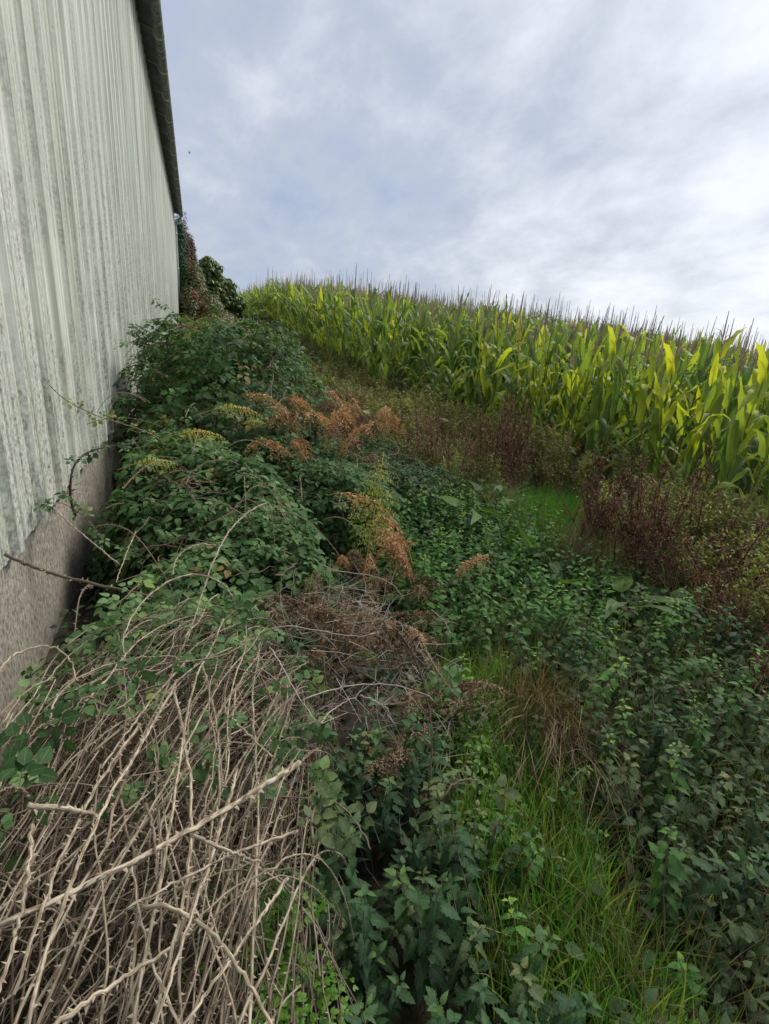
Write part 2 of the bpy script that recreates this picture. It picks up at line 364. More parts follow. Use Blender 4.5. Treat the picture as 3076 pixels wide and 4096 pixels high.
# ---------------------------------------------------------------- shed
WX = -0.75; YEND = 31.0; ZB = 0.70; ZT = 6.79
shed = empty('farm_shed', (WX, 10, 0)); O = np.array([WX, 10, 0.0])
tag(shed, 'long farm shed with pale streaked ribbed cladding above a bare concrete base', 'shed')
def sbuild(g, name, mat, par=None, smooth=False):
    g.V = [v-O for v in g.V]; return g.build(name, mat, par or shed, smooth)
# ribbed sheets
prof = []; y = -3.0; k = 0
while y < YEND:
    s0 = 0.003*(k % 3 == 0)
    for dy, dx in ((0, 0), (.055, 0), (.062, .005), (.085, .005), (.092, 0), (.15, 0), (.183, .027), (.240, .027), (.274, 0), (.33, 0), (.337, .006), (.36, .006), (.367, 0)):
        prof.append((min(y+dy, YEND), dx + s0, k))
    y += 0.40; k += 1
g = Geo(); zs = [None]*9
rk = {q: rnd.uniform(-.006, .006) for q in range(200)}
V = []
for (py, dx, kk) in prof:
    zb = ZB + rk[kk//3]
    for q in range(8): V.append((WX + dx, py + .002*sin(q*1.7+kk), zb + (ZT-zb)*q/7))
n = len(prof); i, j = np.meshgrid(np.arange(n-1), np.arange(7), indexing='ij'); b0 = i*8+j
g.raw(V, np.stack([b0, b0+8, b0+9, b0+1], -1).reshape(-1, 4))
cl_o = sbuild(g, 'cladding', M_clad); md = cl_o.modifiers.new('thick', 'SOLIDIFY'); md.thickness = .004; md.offset = -1
# concrete base, set back behind the sheets
g = Geo(); g.box(WX-.24, WX-.03, -3, YEND-.02, -.6, ZB+.35); sbuild(g, 'concrete_base', M_conc)
# end walls and far side so that the shed is a building
g = Geo(); g.box(-17.0, WX-.02, YEND-.14, YEND-.01, -.5, ZT-.05)
g.box(-17.0, WX-.02, -3.0, -2.9, -.5, ZT-.05); g.box(-17.1, -17.0, -3, YEND, -.5, ZT-.05); sbuild(g, 'end_wall', M_clad)
# roof: corrugated, two slopes
def roof(xe, ze, xr, zr):
    g = Geo(); ysn = np.arange(-3.2, YEND+.35, .044)
    V = []
    for yy_ in ysn:
        dz = .024*cos(2*pi*yy_/.176)
        for q in range(2):
            V.append((xe+(xr-xe)*q, yy_, ze+(zr-ze)*q+dz))
    i = np.arange(len(ysn)-1)*2
    g.raw(V, np.stack([i, i+2, i+3, i+1], -1)); o = sbuild(g, 'roof_slope', M_roof, smooth=True)
    md = o.modifiers.new('t', 'SOLIDIFY'); md.thickness = .008
roof(-.45, 6.80, -8.9, 9.05); roof(-17.35, 6.80, -8.9, 9.05)
g = Geo(); g.tube([(WX+.02, -3.1, ZT+.02), (WX+.02, YEND, ZT+.02)], .025, 4); sbuild(g, 'eaves_rail', M_roof)
# gutter with brackets
GX, GZ, GR = -.405, 6.745, .078
g = Geo(); th = np.linspace(pi, 2*pi, 10); ysn = np.linspace(-3.2, YEND+.3, 130)
outer = []
for q, yy_ in enumerate(ysn):
    sag = .004*sin(yy_*1.3)
    for a in th: outer.append((GX+GR*cos(a), yy_, GZ+GR*sin(a)+sag))
i, j = np.meshgrid(np.arange(len(ysn)-1), np.arange(9), indexing='ij'); b0 = i*10+j
g.raw(outer, np.stack([b0, b0+1, b0+11, b0+10], -1).reshape(-1, 4))
gut = sbuild(g, 'gutter', M_gut, smooth=True); md = gut.modifiers.new('t', 'SOLIDIFY'); md.thickness = .004
g = Geo(); g.tube([(GX+GR+.004, yy_, GZ+.004*sin(yy_*1.3)) for yy_ in ysn], .009, 6); ro = sbuild(g, 'gutter_rim', M_brk, gut, True)
yy_ = 0.9
while yy_ < YEND:
    g = Geo(); P = [(GX+(GR+.008)*cos(a), yy_, GZ+(GR+.008)*sin(a)) for a in np.linspace(pi*.95, 2*pi, 12)]
    P = [(GX-GR-.26, yy_, GZ+.11), (GX-GR-.02, yy_, GZ+.05)] + P
    g.tube(P, .020, 5, cap=True); sbuild(g, 'gutter_bracket', M_brk, gut, True); yy_ += 1.5
# gutter end stop, swan neck and downpipe
PY = YEND+.12
P = [(GX, PY, GZ-GR+.02), (GX, PY, GZ-.22), (GX-.03, PY, GZ-.30), (GX-.10, PY, GZ-.345), (WX+.14, PY, GZ-.37), (WX+.08, PY, GZ-.40), (WX+.06, PY, GZ-.48), (WX+.06, PY, 4.5), (WX+.06, PY, 2.6), (WX+.06, PY, 1.0)]
g = Geo(); g.tube(P, .052, 10, cap=True); dpipe = sbuild(g, 'downpipe', M_pipe, smooth=True)
for zz in (5.9, 4.3, 2.9):
    g = Geo(); g.tube([(WX+.06, PY, zz-.04), (WX+.06, PY, zz+.04)], .062, 10, cap=True); sbuild(g, 'pipe_collar', M_pipe, dpipe, True)

# ---------------------------------------------------------------- leaf templates
lfB = leaf(.050, .036, 5, .22, .22, .70); lfB2 = leaf(.046, .031, 5, .35, .45, .72)
def compound(n5, l):
    parts = []
    angs = [0, 1.35, -1.35] + ([2.35, -2.35] if n5 else [])
    for q, a in enumerate(angs):
        s = 1.0 if q == 0 else (.85 if q < 3 else .66)
        parts.append(xf(l, eul(rnd.uniform(-.25, .1), rnd.uniform(-.2, .2), -a, (sin(a)*(.010 if q else 0), .052 if q == 0 else .036, 0), s)))
    st = [np.array([(-.001, 0, 0), (.001, 0, 0), (.001, .045, .002), (-.001, .045, .002)]), np.array([(0, 1, 2, 3)]), np.zeros((0, 3), int), np.full((4, 2), .5)]
    return join(parts+[st])
CB = [compound(0, lfB), compound(1, lfB), compound(0, lfB2), compound(1, lfB2)]
def lobes(p, k=(3.1, 4.7, 7.3), a=(.12, .09, .05), seed=0.0):
    return 1 + sum(aa*np.sin(kk*p[:, 0]+seed+q)*np.cos(kk*p[:, 1]*1.1+seed*2+q*2)*np.cos(kk*p[:, 2]+q) for q, (kk, aa) in enumerate(zip(k, a)))
def bumpy(p, seed):      # displacement factor by position (metres)
    return .5*np.sin(p[:, 0]*4.1+seed)*np.sin(p[:, 1]*3.3+seed*1.7) + .3*np.sin(p[:, 0]*9+seed*3)*np.cos(p[:, 1]*8+seed) + .2*np.sin(p[:, 2]*11+seed)
def dome_pts(n, c, r, seed, lo=-.05, pw=2.6, inner=.30):
    """points and normals on a bumpy flattened dome"""
    d = rdir(int(n*3.4)); d = d[d[:, 2] > lo][:int(n*1.5)]
    e = np.abs(d)**(pw); k = e.sum(1)**(-1/pw)
    base = d*k[:, None]*np.array(r)
    nr = np.sign(d)*np.abs(d*k[:, None])**(pw-1)/np.array(r); nr /= np.linalg.norm(nr, axis=1, keepdims=True)
    w = base + np.array(c)
    cv_ = np.clip(np.sin(w[:, 0]*7+seed)*np.sin(w[:, 1]*6+seed*2)+.5*np.sin(w[:, 2]*9+seed), -1, 1)
    keep = rng.random(len(d)) < .62+.38*cv_; base, w, nr, d = base[keep], w[keep], nr[keep], d[keep]
    t = 1 + .34*bumpy(w*.8, seed) - inner*rng.random(len(d))**2.2
    return np.array(c) + base*t[:, None], nr
def bramble(name, c, r, n, label, seed, stems=26, tint=(.0, .88), brown=.03, scale=(.95, 1.7), spill=0):
    root = empty(name, (c[0], c[1], c[2])); o = np.array(c, float)
    tag(root, label, 'bramble bush')
    P, Nn = dome_pts(n, c, r, seed); n = len(P)
    g = Geo()
    nn = Nn*.55 + np.array([0, 0, .75]) + rdir(n)*.45
    dd = Nn*1.0 + np.array([0, 0, -.35]) + rdir(n)*.8
    cl_t = .5 + .5*np.sin(P[:, 0]*5+seed)*np.sin(P[:, 1]*4.3+P[:, 2]*5)
    tt = tint[0] + (tint[1]-tint[0])*(.65*rng.random(n)**.8+.35*cl_t); tt[rng.random(n) < brown] = .97
    M = frames(P-o, nn, dd, rng.uniform(*scale, n))
    w = rng.integers(0, 4, n)
    for q in range(4): g.inst(CB[q], M[w == q], tt[w == q])
    # sprays that stick out of the mass
    P2, N2 = dome_pts(int(n/48), c, r, seed+.5, lo=.05, inner=.05); gs = Geo()
    for p, nv in zip(P2, N2):
        d = nv*.7+rng.normal(size=3)*.5+np.array([0, 0, .25]); d /= np.linalg.norm(d); l = rnd.uniform(.18, .42)*(r[0]**.3)
        tt_ = np.linspace(0, 1, 8)[:, None]; Q_ = p-d*.1+d*l*tt_*1.2+np.array([0, 0, -.18])*l*2*tt_**2-o; gs.tube(Q_, np.linspace(.003, .001, 8), 4, c=rnd.random())
        k = rng.integers(1, 8, 9); g.inst(CB[rnd.randrange(4)], frames(Q_[k], rdir(9)*.5+np.array([0, 0, .9]), rdir(9)*.8+d, rng.uniform(.6, 1.0, 9)*scale[0]*1.1), np.clip(rng.uniform(.45, .8, 9), 0, 1))
    g.build('foliage', M_bramble, root); gs.build('sprays', M_canelive, root)
    g = Geo()
    for q in range(stems):
        a = rnd.uniform(0, 2*pi); s0 = np.array([rnd.uniform(-.4, .4)*r[0], rnd.uniform(-.4, .4)*r[1], -r[2]*.1])
        e = np.array([cos(a)*r[0]*1.0, sin(a)*r[1]*1.0, r[2]*rnd.uniform(.1, .9)]); mid = (s0+e)/2+np.array([0, 0, r[2]*rnd.uniform(.5, .95)])
        t = np.linspace(0, 1, 12)[:, None]; PP = (1-t)**2*s0+2*t*(1-t)*mid+t*t*e + rng.normal(size=(12, 3))*.008
        g.tube(PP, np.linspace(.006, .0025, 12), 4, c=rnd.random())
    for q in range(stems//2):      # bare stems lying over the leaves
        a = rnd.uniform(0, 2*pi); b_ = a+rnd.uniform(.6, 1.6); f1, f2 = rnd.uniform(.3, 1), rnd.uniform(.2, .9)
        def on(a, f_): return np.array([cos(a)*f_*r[0], sin(a)*f_*r[1], r[2]*1.08*max(0, 1-f_**2.4)**.45])
        PP = np.array([on(a+(b_-a)*t, f1+(f2-f1)*t) for t in np.linspace(0, 1, 12)])+rng.normal(size=(12, 3))*.008
        g.tube(PP, np.linspace(.0055, .002, 12), 5, c=rnd.random())
    g.build('stems', M_canelive, root)
    return root

# bushes along the shed: the big hump and what lies in front of and behind it
bramble('bramble_bush', (.25, 6.1, Gf(.25, 6.1)), (.98, 1.45, 1.58), 4700, 'tall rounded dark green bramble hump against the shed wall', 1.0, 60)
bramble('bramble_bush', (.05, 3.75, 0), (.66, 1.05, .70), 3000, 'bramble mound of broad green leaves in front of the tall hump', 2.0, 40, (.1, .92), .02, (1.0, 1.7))
bramble('bramble_bush', (.95, 4.35, 0), (.75, .85, .66), 2200, 'low bramble bush behind the tall yellow bracken frond', 3.3, 30, (.2, .75), .03, (.8, 1.35))
bramble('bramble_bush', (.12, 2.75, 0), (.55, .5, .52), 1500, 'low leafy bramble patch where the dead canes meet the green mound', 9.0, 26, (.2, .92), .04, (.9, 1.4))
bramble('bramble_bush', (1.75, 5.3, 0), (.8, 1.0, .55), 1800, 'dark low bramble bush right of the orange dead bracken', 4.1, 20, (.0, .5), .03, (.75, 1.2))
bramble('bramble_bush', (.55, 9.3, Gf(.5, 9.3)), (1.35, 1.9, 1.25), 3900, 'bramble bush showing just behind the tall hump', 5.2, 40, (.1, .6), .02)
bramble('bramble_bush', (.9, 13.2, Gf(.9, 13.2)), (1.7, 2.4, .95), 3600, 'greyish green bramble bush in the middle distance beside the maize', 6.2, 30, (.2, .8), .04, (.9, 1.5))
bramble('bramble_bush', (1.3, 19, Gf(1.3, 19)), (2.0, 3.6, .75), 3600, 'far bramble bush below the red leaved creeper', 7.4, 20, (.2, .9), .04, (1.3, 2.1))

# ---------------------------------------------------------------- maize
def maize(seed, yellow, lod=0):
    """returns (stalk geo, leaves geo, tassel geo)"""
    r = random.Random(seed); gs, gl, gt = Geo(), Geo(), Geo()
    H = r.uniform(1.78, 2.08); lean = r.uniform(-.06, .06); ln2 = r.uniform(-.06, .06)
    ax = lambda z: np.array([lean*z*z/2, ln2*z*z/2, z])
    if not lod: gs.tube([ax(H*q/8) for q in range(9)], np.linspace(.014, .006, 9), 6, c=r.random()*.6+.2)
    else: gs.tube([ax(H*q/2) for q in range(3)], np.linspace(.012, .006, 3), 3, c=.5)
    plane = r.uniform(0, pi); nl = 13 if not lod else 8
    nseg = 9 if not lod else 4
    for q in range(nl):
        u = q/(nl-1) if not lod else .35+.65*q/(nl-1)
        z0 = H*(.10+.84*u); a = plane + pi*(q % 2) + r.uniform(-.5, .5)
        Ln = (.80 - .35*abs(u-.5)*1.6)*r.uniform(.75, 1.1); Wd = (.120 if not lod else .104)*r.uniform(.8, 1.15)*(1-.25*u)
        el = radians(r.uniform(52, 80)); droop = r.uniform(.5, 2.6)*(1.1-.5*u)
        if r.random() < (.5 if u > .4 else .2): droop = r.uniform(.0, .4); el = radians(r.uniform(62, 84))
        kink = r.uniform(.35, .75) if r.random() < .3 else 2
        P = ax(z0); hor = np.array([cos(a), sin(a), 0]); prev_e = el; V = []; U = []
        tw = r.uniform(-.9, .9); step = Ln/nseg; pts = []
        tcol = r.uniform(.3, .76)
        if yellow and r.random() < .5 and u > .25: tcol = r.uniform(.80, .97)
        if u < .22 and r.random() < .75: tcol = r.uniform(0, .12); droop = 3; 
        elif r.random() < .08: tcol = r.uniform(.78, .9)
        for s_ in range(nseg+1):
            t = s_/nseg
            w = Wd/2*min(1, .45+3.2*t)*(1-t**2.6)**.9 + .001
            e = el - droop*t*t*1.15
            if t > kink: e -= 1.7
            d = hor*cos(e)+np.array([0, 0, sin(e)])
            if s_: P = P + d*step
            sd0 = np.array([-sin(a), cos(a), 0]); up0 = np.cross(sd0, d)
            tws = tw*t; sdv = sd0*cos(tws)+up0*sin(tws); nv = np.cross(sdv, d)
            wv = .012*sin(t*19+q)*(1 if not lod else 0)
            V += [P-sdv*w+nv*(w*.35+wv), P, P+sdv*w+nv*(w*.35-wv)]; U += [(t*1.0, 0), (t, .5), (t, 1)]
        Q = []
        for s_ in range(nseg):
            b = 3*s_; Q += [(b, b+1, b+4, b+3), (b+1, b+2, b+5, b+4)]
        tt = np.repeat(np.clip(tcol + (np.linspace(0, 1, nseg+1)**3)*r.uniform(-.05, .15), 0, 1), 3)
        gl.raw(V, Q, U=U, c=tt)
    # tassel
    T0 = ax(H); TL = r.uniform(.38, .60)
    gt.tube([ax(H*.93), T0, T0+(lean*.3, ln2*.3, TL*.5), T0+(lean*.6, ln2*.6, TL)], [.006, .006, .008, .003] if not lod else [.006, .006, .008, .004], 4 if not lod else 3, c=r.random())
    if lod and seed % 2: TL *= .5
    for q in range(r.randint(4, 9) if not lod else 2):
        a = r.uniform(0, 2*pi); l = r.uniform(.10, .20); b = T0+np.array([0, 0, TL*r.uniform(.02, .3)]); sp = r.uniform(.25, .8)
        e = b+np.array([cos(a)*l*sp, sin(a)*l*sp, l*.8]); gt.tube([b, (b+e)/2+(0, 0, .02), e+np.array([cos(a), sin(a), -1])*.02*(sp > .5)], [.003, .0035, .0015], 3, c=r.random())
    return gs, gl, gt
MV = []
for q in range(16):
    gs, gl, gt = maize(100+q, q >= 9)
    MV.append((gs.mesh('stalk', M_stalk), gl.mesh('leaves', M_maize), gt.mesh('tassel', M_tassel), q >= 9))
spots = []
for row in range(-1, 40):
    x0 = 4.48 + row*.72
    y = 1.6 if row >= 0 else 10.5
    while y < 58:
        y += rnd.uniform(.15, .24)
        x = x0+rnd.uniform(-.07, .07)
        az = atan2(x, y); d = math.hypot(x, y)
        if radians(1.5) < az < radians(64) and d < 56: spots.append((d, x, y, row))
spots.sort()
near, far = spots[:300], spots[300:]
for d, x, y, row in near:
    q = rnd.choice(range(9, 16)) if rnd.random() < (.6 if row < 3 else .4) and y < 8 else rnd.randrange(0, 9)
    v = MV[q]; s = rnd.uniform(.88, 1.06)*(.95 if row == 0 else 1)*min(1.2, .80+.0235*y)
    root = empty('maize_plant', (x, y, Gf(x, y)-.02), (rnd.uniform(-.09, .09), rnd.uniform(-.06, .12), rnd.uniform(0, 6.28)), s)
    if v[3]: tag(root, 'ripening maize plant with bright yellow leaves among green ones', 'maize plant', 'maize plants turning yellow at the edge of the field')
    elif row <= 0: tag(root, 'green maize plant in the outermost row beside the weeds', 'maize plant', 'green maize plants of the outermost row')
    else: tag(root, 'green maize plant standing behind the outermost row', 'maize plant', 'green maize plants inside the field')
    link('stalk', v[0], root); link('leaves', v[1], root); link('tassel', v[2], root)
# the rest of the field: one object
LV = []
for q in range(10):
    gs, gl, gt = maize(300+q, q >= 8, 1)
    LV.append([[np.concatenate(k.V), np.concatenate(k.Q), np.zeros((0, 3), int), np.concatenate(k.U), np.concatenate(k.C)] for k in (gs, gl, gt)])
vis = [s for s in far if s[3] < 12 or rnd.random() < .4]
fx = np.array([s[1] for s in vis]); fy = np.array([s[2] for s in vis]); print('far maize', len(vis))
fz = G(fx, fy)-.02; wv = rng.integers(0, 10, len(vis)); an = rng.uniform(0, 6.28, len(vis)); sc = rng.uniform(.88, 1.06, len(vis))*np.minimum(1.2, .84+.0215*fy)
fm = None
def put(par, k, mat, name):
    g = Geo()
    for q in range(10):
        m_ = wv == q; n = m_.sum(); t = LV[q][k]
        M = np.zeros((n, 4, 4)); c, s = np.cos(an[m_]), np.sin(an[m_])
        M[:, 0, 0] = c*sc[m_]; M[:, 0, 1] = -s*sc[m_]; M[:, 1, 0] = s*sc[m_]; M[:, 1, 1] = c*sc[m_]; M[:, 2, 2] = sc[m_]; M[:, 3, 3] = 1
        M[:, 0, 3] = fx[m_]; M[:, 1, 3] = fy[m_]; M[:, 2, 3] = fz[m_]
        V, Q, T, U, C = t; kk = len(V)
        VV = np.einsum('nij,kj->nki', M[:, :3, :3], V)+M[:, None, :3, 3]
        g.raw(VV.reshape(-1, 3), (Q[None]+(np.arange(n)*kk)[:, None, None]).reshape(-1, 4), None, np.tile(U, (n, 1)),
              np.clip((C[None]+rng.uniform(-.08, .08, (n, 1))), 0, 1).ravel())
    return g.build(name, mat, par)
fm = put(None, 1, M_maize, 'maize_field')
tag(fm, 'dense green maize crop filling the field behind its edge rows', 'maize crop', kind='stuff')
put(fm, 0, M_stalk, 'stalks'); put(fm, 2, M_tassel, 'tassels')

# ---------------------------------------------------------------- nettles and other herbs
lfN = [leaf(.075, .042, 9, .2, .45, .62, .16), leaf(.085, .05, 9, .12, .25, .6, .16), leaf(.07, .038, 9, .3, .7, .65, .16)]
lfNs = [leaf(.075, .045, 4, .2, .4, .62), leaf(.08, .045, 4, .1, .25, .6)]
def nettle(seed, H=.7, ls=1.0, node=.055):
    r = random.Random(seed); gs, gl = Geo(), Geo()
    lx, ly = r.uniform(-.15, .15), r.uniform(-.15, .15)
    ax = lambda z: np.array([lx*z*z/H, ly*z*z/H, z])
    gs.tube([ax(H*q/7) for q in range(8)], np.linspace(.0035, .0016, 8), 4, c=r.random()*.6)
    z = .12; k = 0; P=[]; Nn=[]; D=[]; Sc=[]; C=[]
    while z < H:
        u = z/H; s = ls*(1.15-.25*u if u < .8 else 1.0-.75*(u-.8)/.2*.8)*r.uniform(.85, 1.15)
        for sgn in (0, pi):
            if u < .35 and r.random() < .45: continue
            a = sgn+k*pi/2+r.uniform(-.3, .3); el = radians(r.uniform(-25, 20)+(35 if u > .9 else 0))
            d = np.array([cos(a)*cos(el), sin(a)*cos(el), sin(el)]); pet = .022*s
            P.append(ax(z)+d*pet); D.append(d); nn = np.array([-cos(a)*sin(el), -sin(a)*sin(el), cos(el)])
            Nn.append(nn+np.array([r.uniform(-.25, .25), r.uniform(-.25, .25), 0])); Sc.append(s); C.append(min(1, .25+.35*u+r.uniform(-.15, .15)+(.28 if u > .9 else 0)))
        z += node*r.uniform(.8, 1.2)*(1-.45*u); k += 1
    M = frames(np.array(P), np.array(Nn), np.array(D), np.array(Sc)); w = rng.integers(0, 3, len(P)); C = np.array(C)
    for q in range(3): gl.inst(lfN[q], M[w == q], C[w == q])
    return gs, gl
def nvar(base, n, H, ls, mat, node=.055):
    o = []
    for q in range(n):
        gs, gl = nettle(base+q, H*rnd.uniform(.85, 1.1), ls, node); o.append((gs.mesh('stem', M_canelive), gl.mesh('leaves', mat)))
    return o
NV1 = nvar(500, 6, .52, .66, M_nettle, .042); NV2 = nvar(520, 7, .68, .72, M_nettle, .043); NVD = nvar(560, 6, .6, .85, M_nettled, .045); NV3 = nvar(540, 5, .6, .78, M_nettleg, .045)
def place_n(vs, n, area, H, label, group, cat='nettle', name='nettle_plant', ok=None, lean=(0, 0)):
    pts = []
    tries = 0
    while len(pts) < n and tries < n*60:
        tries += 1
        x, y = rnd.uniform(area[0], area[1]), rnd.uniform(area[2], area[3])
        if ok and not ok(x, y): continue
        if min([(x-a)**2+(y-b)**2 for a, b in pts] or [9]) < (.55*sqrt((area[1]-area[0])*(area[3]-area[2])/n))**2*.5: continue
        pts.append((x, y))
    for x, y in pts:
        v = rnd.choice(vs)
        root = empty(name, (x, y, Gf(x, y)-.03), (rnd.gauss(0, .2)+lean[0], rnd.gauss(0, .2)+lean[1], rnd.uniform(0, 6.28)), rnd.uniform(.75, 1.15)*H)
        tag(root, label, cat, group); link('stem', v[0], root); link('leaves', v[1], root)
# band limits: the trodden grass strip curves between the bank and the nettle bed
def strip(y): return np.where(np.asarray(y) < 2.05, .92 + .20*np.asarray(y) + .02*np.asarray(y)**2, 1.02)      # its right edge
place_n(NV1, 140, (1.05, 3.1, 2.0, 4.6), .9, 'nettle plant in the low fresh green bed right of the bank', 'nettles in the fresh green bed', ok=lambda x, y: x > strip(y)+.05 and not (x > 2.9 and y > 3.4))
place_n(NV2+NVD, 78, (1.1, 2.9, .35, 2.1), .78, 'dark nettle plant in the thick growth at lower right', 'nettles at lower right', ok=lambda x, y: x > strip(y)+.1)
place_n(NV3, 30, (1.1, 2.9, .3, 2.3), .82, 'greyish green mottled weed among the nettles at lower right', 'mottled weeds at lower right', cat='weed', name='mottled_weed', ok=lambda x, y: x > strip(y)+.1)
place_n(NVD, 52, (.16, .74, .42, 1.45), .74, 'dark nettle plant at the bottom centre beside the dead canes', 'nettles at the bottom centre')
place_n(NV3, 20, (.22, .75, .75, 1.7), .8, 'pale mottled weed with chewed leaves between canes and grass', 'pale weeds between canes and grass', cat='weed', name='mottled_weed')
place_n(NV3+NV1, 20, (.72, 1.5, .35, 1.9), .62, 'small greyish weed standing in the grass strip', 'weeds in the grass strip', cat='weed', name='mottled_weed', ok=lambda x, y: strip(y)-.45 < x < strip(y)+.15)
place_n(NV1, 36, (1.5, 3.0, 4.4, 6.2), .95, 'nettle plant in the dark patch below the dock stalks', 'nettles below the dock stalks')

# ground cover everywhere under the plants
def cover(name, n, area, zr, tpl, mat, tint, size, label, cat, ok=None, flat=.8):
    x = rng.uniform(area[0], area[1], n); y = rng.uniform(area[2], area[3], n)
    if ok is not None: k = ok(x, y); x, y = x[k], y[k]
    n = len(x); z = G(x, y)+rng.uniform(zr[0], zr[1], n)*rng.random(n)
    g = Geo(); nn = np.tile([0, 0, flat], (n, 1))+rdir(n)*.5; M = frames(np.stack([x, y, z], 1), nn, rdir(n), rng.uniform(*size, n)); w = rng.integers(0, len(tpl), n); tt = rng.uniform(*tint, n)
    for q in range(len(tpl)): g.inst(tpl[q], M[w == q], tt[w == q])
    return tag(g.build(name, mat), label, cat, kind='stuff')
cover('ground_cover', 26000, (-.7, 4.6, .2, 7), (.0, .28), lfNs, M_litter, (.3, .85), (.35, .8), 'low leafy ground cover under the taller plants', 'ground cover', ok=lambda x, y: ~((x < .5) & (y < 2.3)))
cover('low_nettle_carpet', 19000, (1.0, 3.3, 1.7, 5.4), (.05, .40), lfNs, M_nettle, (.1, .95), (.45, .8), 'carpet of small nettle leaves filling the green bed', 'nettle carpet', ok=lambda x, y: (x > strip(y)+.1) & ~((x > 3.0) & (y > 3.5)))
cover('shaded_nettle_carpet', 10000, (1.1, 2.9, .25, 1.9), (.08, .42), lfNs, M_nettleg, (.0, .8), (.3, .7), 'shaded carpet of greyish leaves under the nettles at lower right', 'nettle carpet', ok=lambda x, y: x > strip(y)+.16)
cover('leaf_litter', 16000, (-.7, 4.6, .1, 9), (.0, .05), lfNs, M_litter, (0, .45), (.25, .6), 'brown dead leaves lying on the dark soil', 'leaf litter')
cover('rough_growth', 16000, (-.6, 4.6, 7, 30), (.0, .8), lfNs, M_weed, (.3, 1), (1.0, 2.2), 'rough low growth between the far bushes and the maize', 'undergrowth')

# grass
def grass(name, n, fn, mat, L0, L1, w, label, cat, tint=(0, 1), lean=(0, 0), spread=.5, kind='stuff', root=None, dz=0.0, seg=4):
    g = Geo(); xy = np.array([fn() for _ in range(n)]); n = len(xy)
    z = G(xy[:, 0], xy[:, 1])+dz; Ln = rng.uniform(L0, L1, n); a = rng.uniform(0, 2*pi, n)
    h = np.stack([np.cos(a)*spread*rng.random(n)+lean[0], np.sin(a)*spread*rng.random(n)+lean[1]], 1)
    cv = rng.uniform(.1, .9, n); wd = w*rng.uniform(.6, 1.3, n)
    V = np.zeros((n, seg+1, 2, 3)); sa = rng.uniform(0, pi, n)
    sx, sy = np.cos(sa)*wd, np.sin(sa)*wd
    for s_ in range(seg+1):
        t = s_/seg; hor = Ln*(t*.35+t*t*cv)
        px = xy[:, 0]+h[:, 0]*hor; py = xy[:, 1]+h[:, 1]*hor; pz = z+Ln*(t-.35*cv*t*t*(h**2).sum(1)**.5)
        ww = (1-t**1.5)*.5+.02
        for q, sg in ((0, -1), (1, 1)):
            V[:, s_, q] = np.stack([px+sg*sx*ww, py+sg*sy*ww, pz], 1)
    k = (seg+1)*2; Qb = np.array([(2*s_, 2*s_+1, 2*s_+3, 2*s_+2) for s_ in range(seg)])
    U = np.tile(np.array([(s_/seg, q) for s_ in range(seg+1) for q in (0, 1)]), (n, 1))
    g.raw(V.reshape(-1, 3), (Qb[None]+(np.arange(n)*k)[:, None, None]).reshape(-1, 4), None, U, np.repeat(rng.uniform(*tint, n), k))
    return tag(g.build(name, mat), label, cat, kind=kind)
def f_strip():
    while 1:
        y = rnd.uniform(.25, 1.95); x = rnd.uniform(strip(y)-.44+.12*max(0, y-1.2), strip(y)+.04)
        if x > .5: return x, y
grass('path_grass', 5200, f_strip, M_grass, .10, .32, .007, 'bright green grass growing along the trodden strip', 'grass', (0, .98), spread=.8)
grass('dry_grass', 1700, f_strip, M_straw, .08, .30, .0035, 'thin dry grass mixed into the green strip', 'dry grass', (.2, 1), spread=1.1)
def gauss(cx, cy, sx, sy):
    return lambda: (rnd.gauss(cx, sx), rnd.gauss(cy, sy))
grass('clearing_grass', 9000, gauss(3.35, 4.1, .33, .42), M_lawn, .16, .40, .007, 'fresh green grass in the small clearing before the maize', 'grass', (0, .75), spread=.9)
def tuft(name, n, fn, L0, L1, w, label, tint, lean, spread, mat=None):
    return tag(grass(name, n, fn, mat or M_straw, L0, L1, w, label, 'grass tuft', tint, lean, spread, kind=None), label, 'grass tuft')
tuft('dead_grass_tuft', 900, gauss(1.42, 1.62, .10, .14), .25, .5, .004, 'tan dead grass tuft drooping beside the green strip', (0, .7), (-.55, -.75), .5)
tuft('dead_grass_tuft', 420, gauss(2.75, 3.05, .16, .16), .3, .6, .004, 'straw tuft at the foot of the leaning dark dock stalks', (.2, .9), (.35, -.2), .6)
tuft('dead_grass_tuft', 260, gauss(2.65, 4.5, .12, .10), .3, .55, .004, 'flattened pale straw tuft left of the grass clearing', (.4, 1), (.9, -.2), .7)
tuft('dead_grass_tuft', 420, gauss(3.35, 2.35, .25, .22), .25, .6, .004, 'thin straw tuft under the dock stalks at the right edge', (.2, .9), (.2, .1), .9)
tuft('dead_grass_tuft', 300, gauss(2.6, 5.9, .3, .3), .3, .7, .004, 'dry grass tuft among the brown stalks before the maize', (.2, .8), (.1, 0), .7)

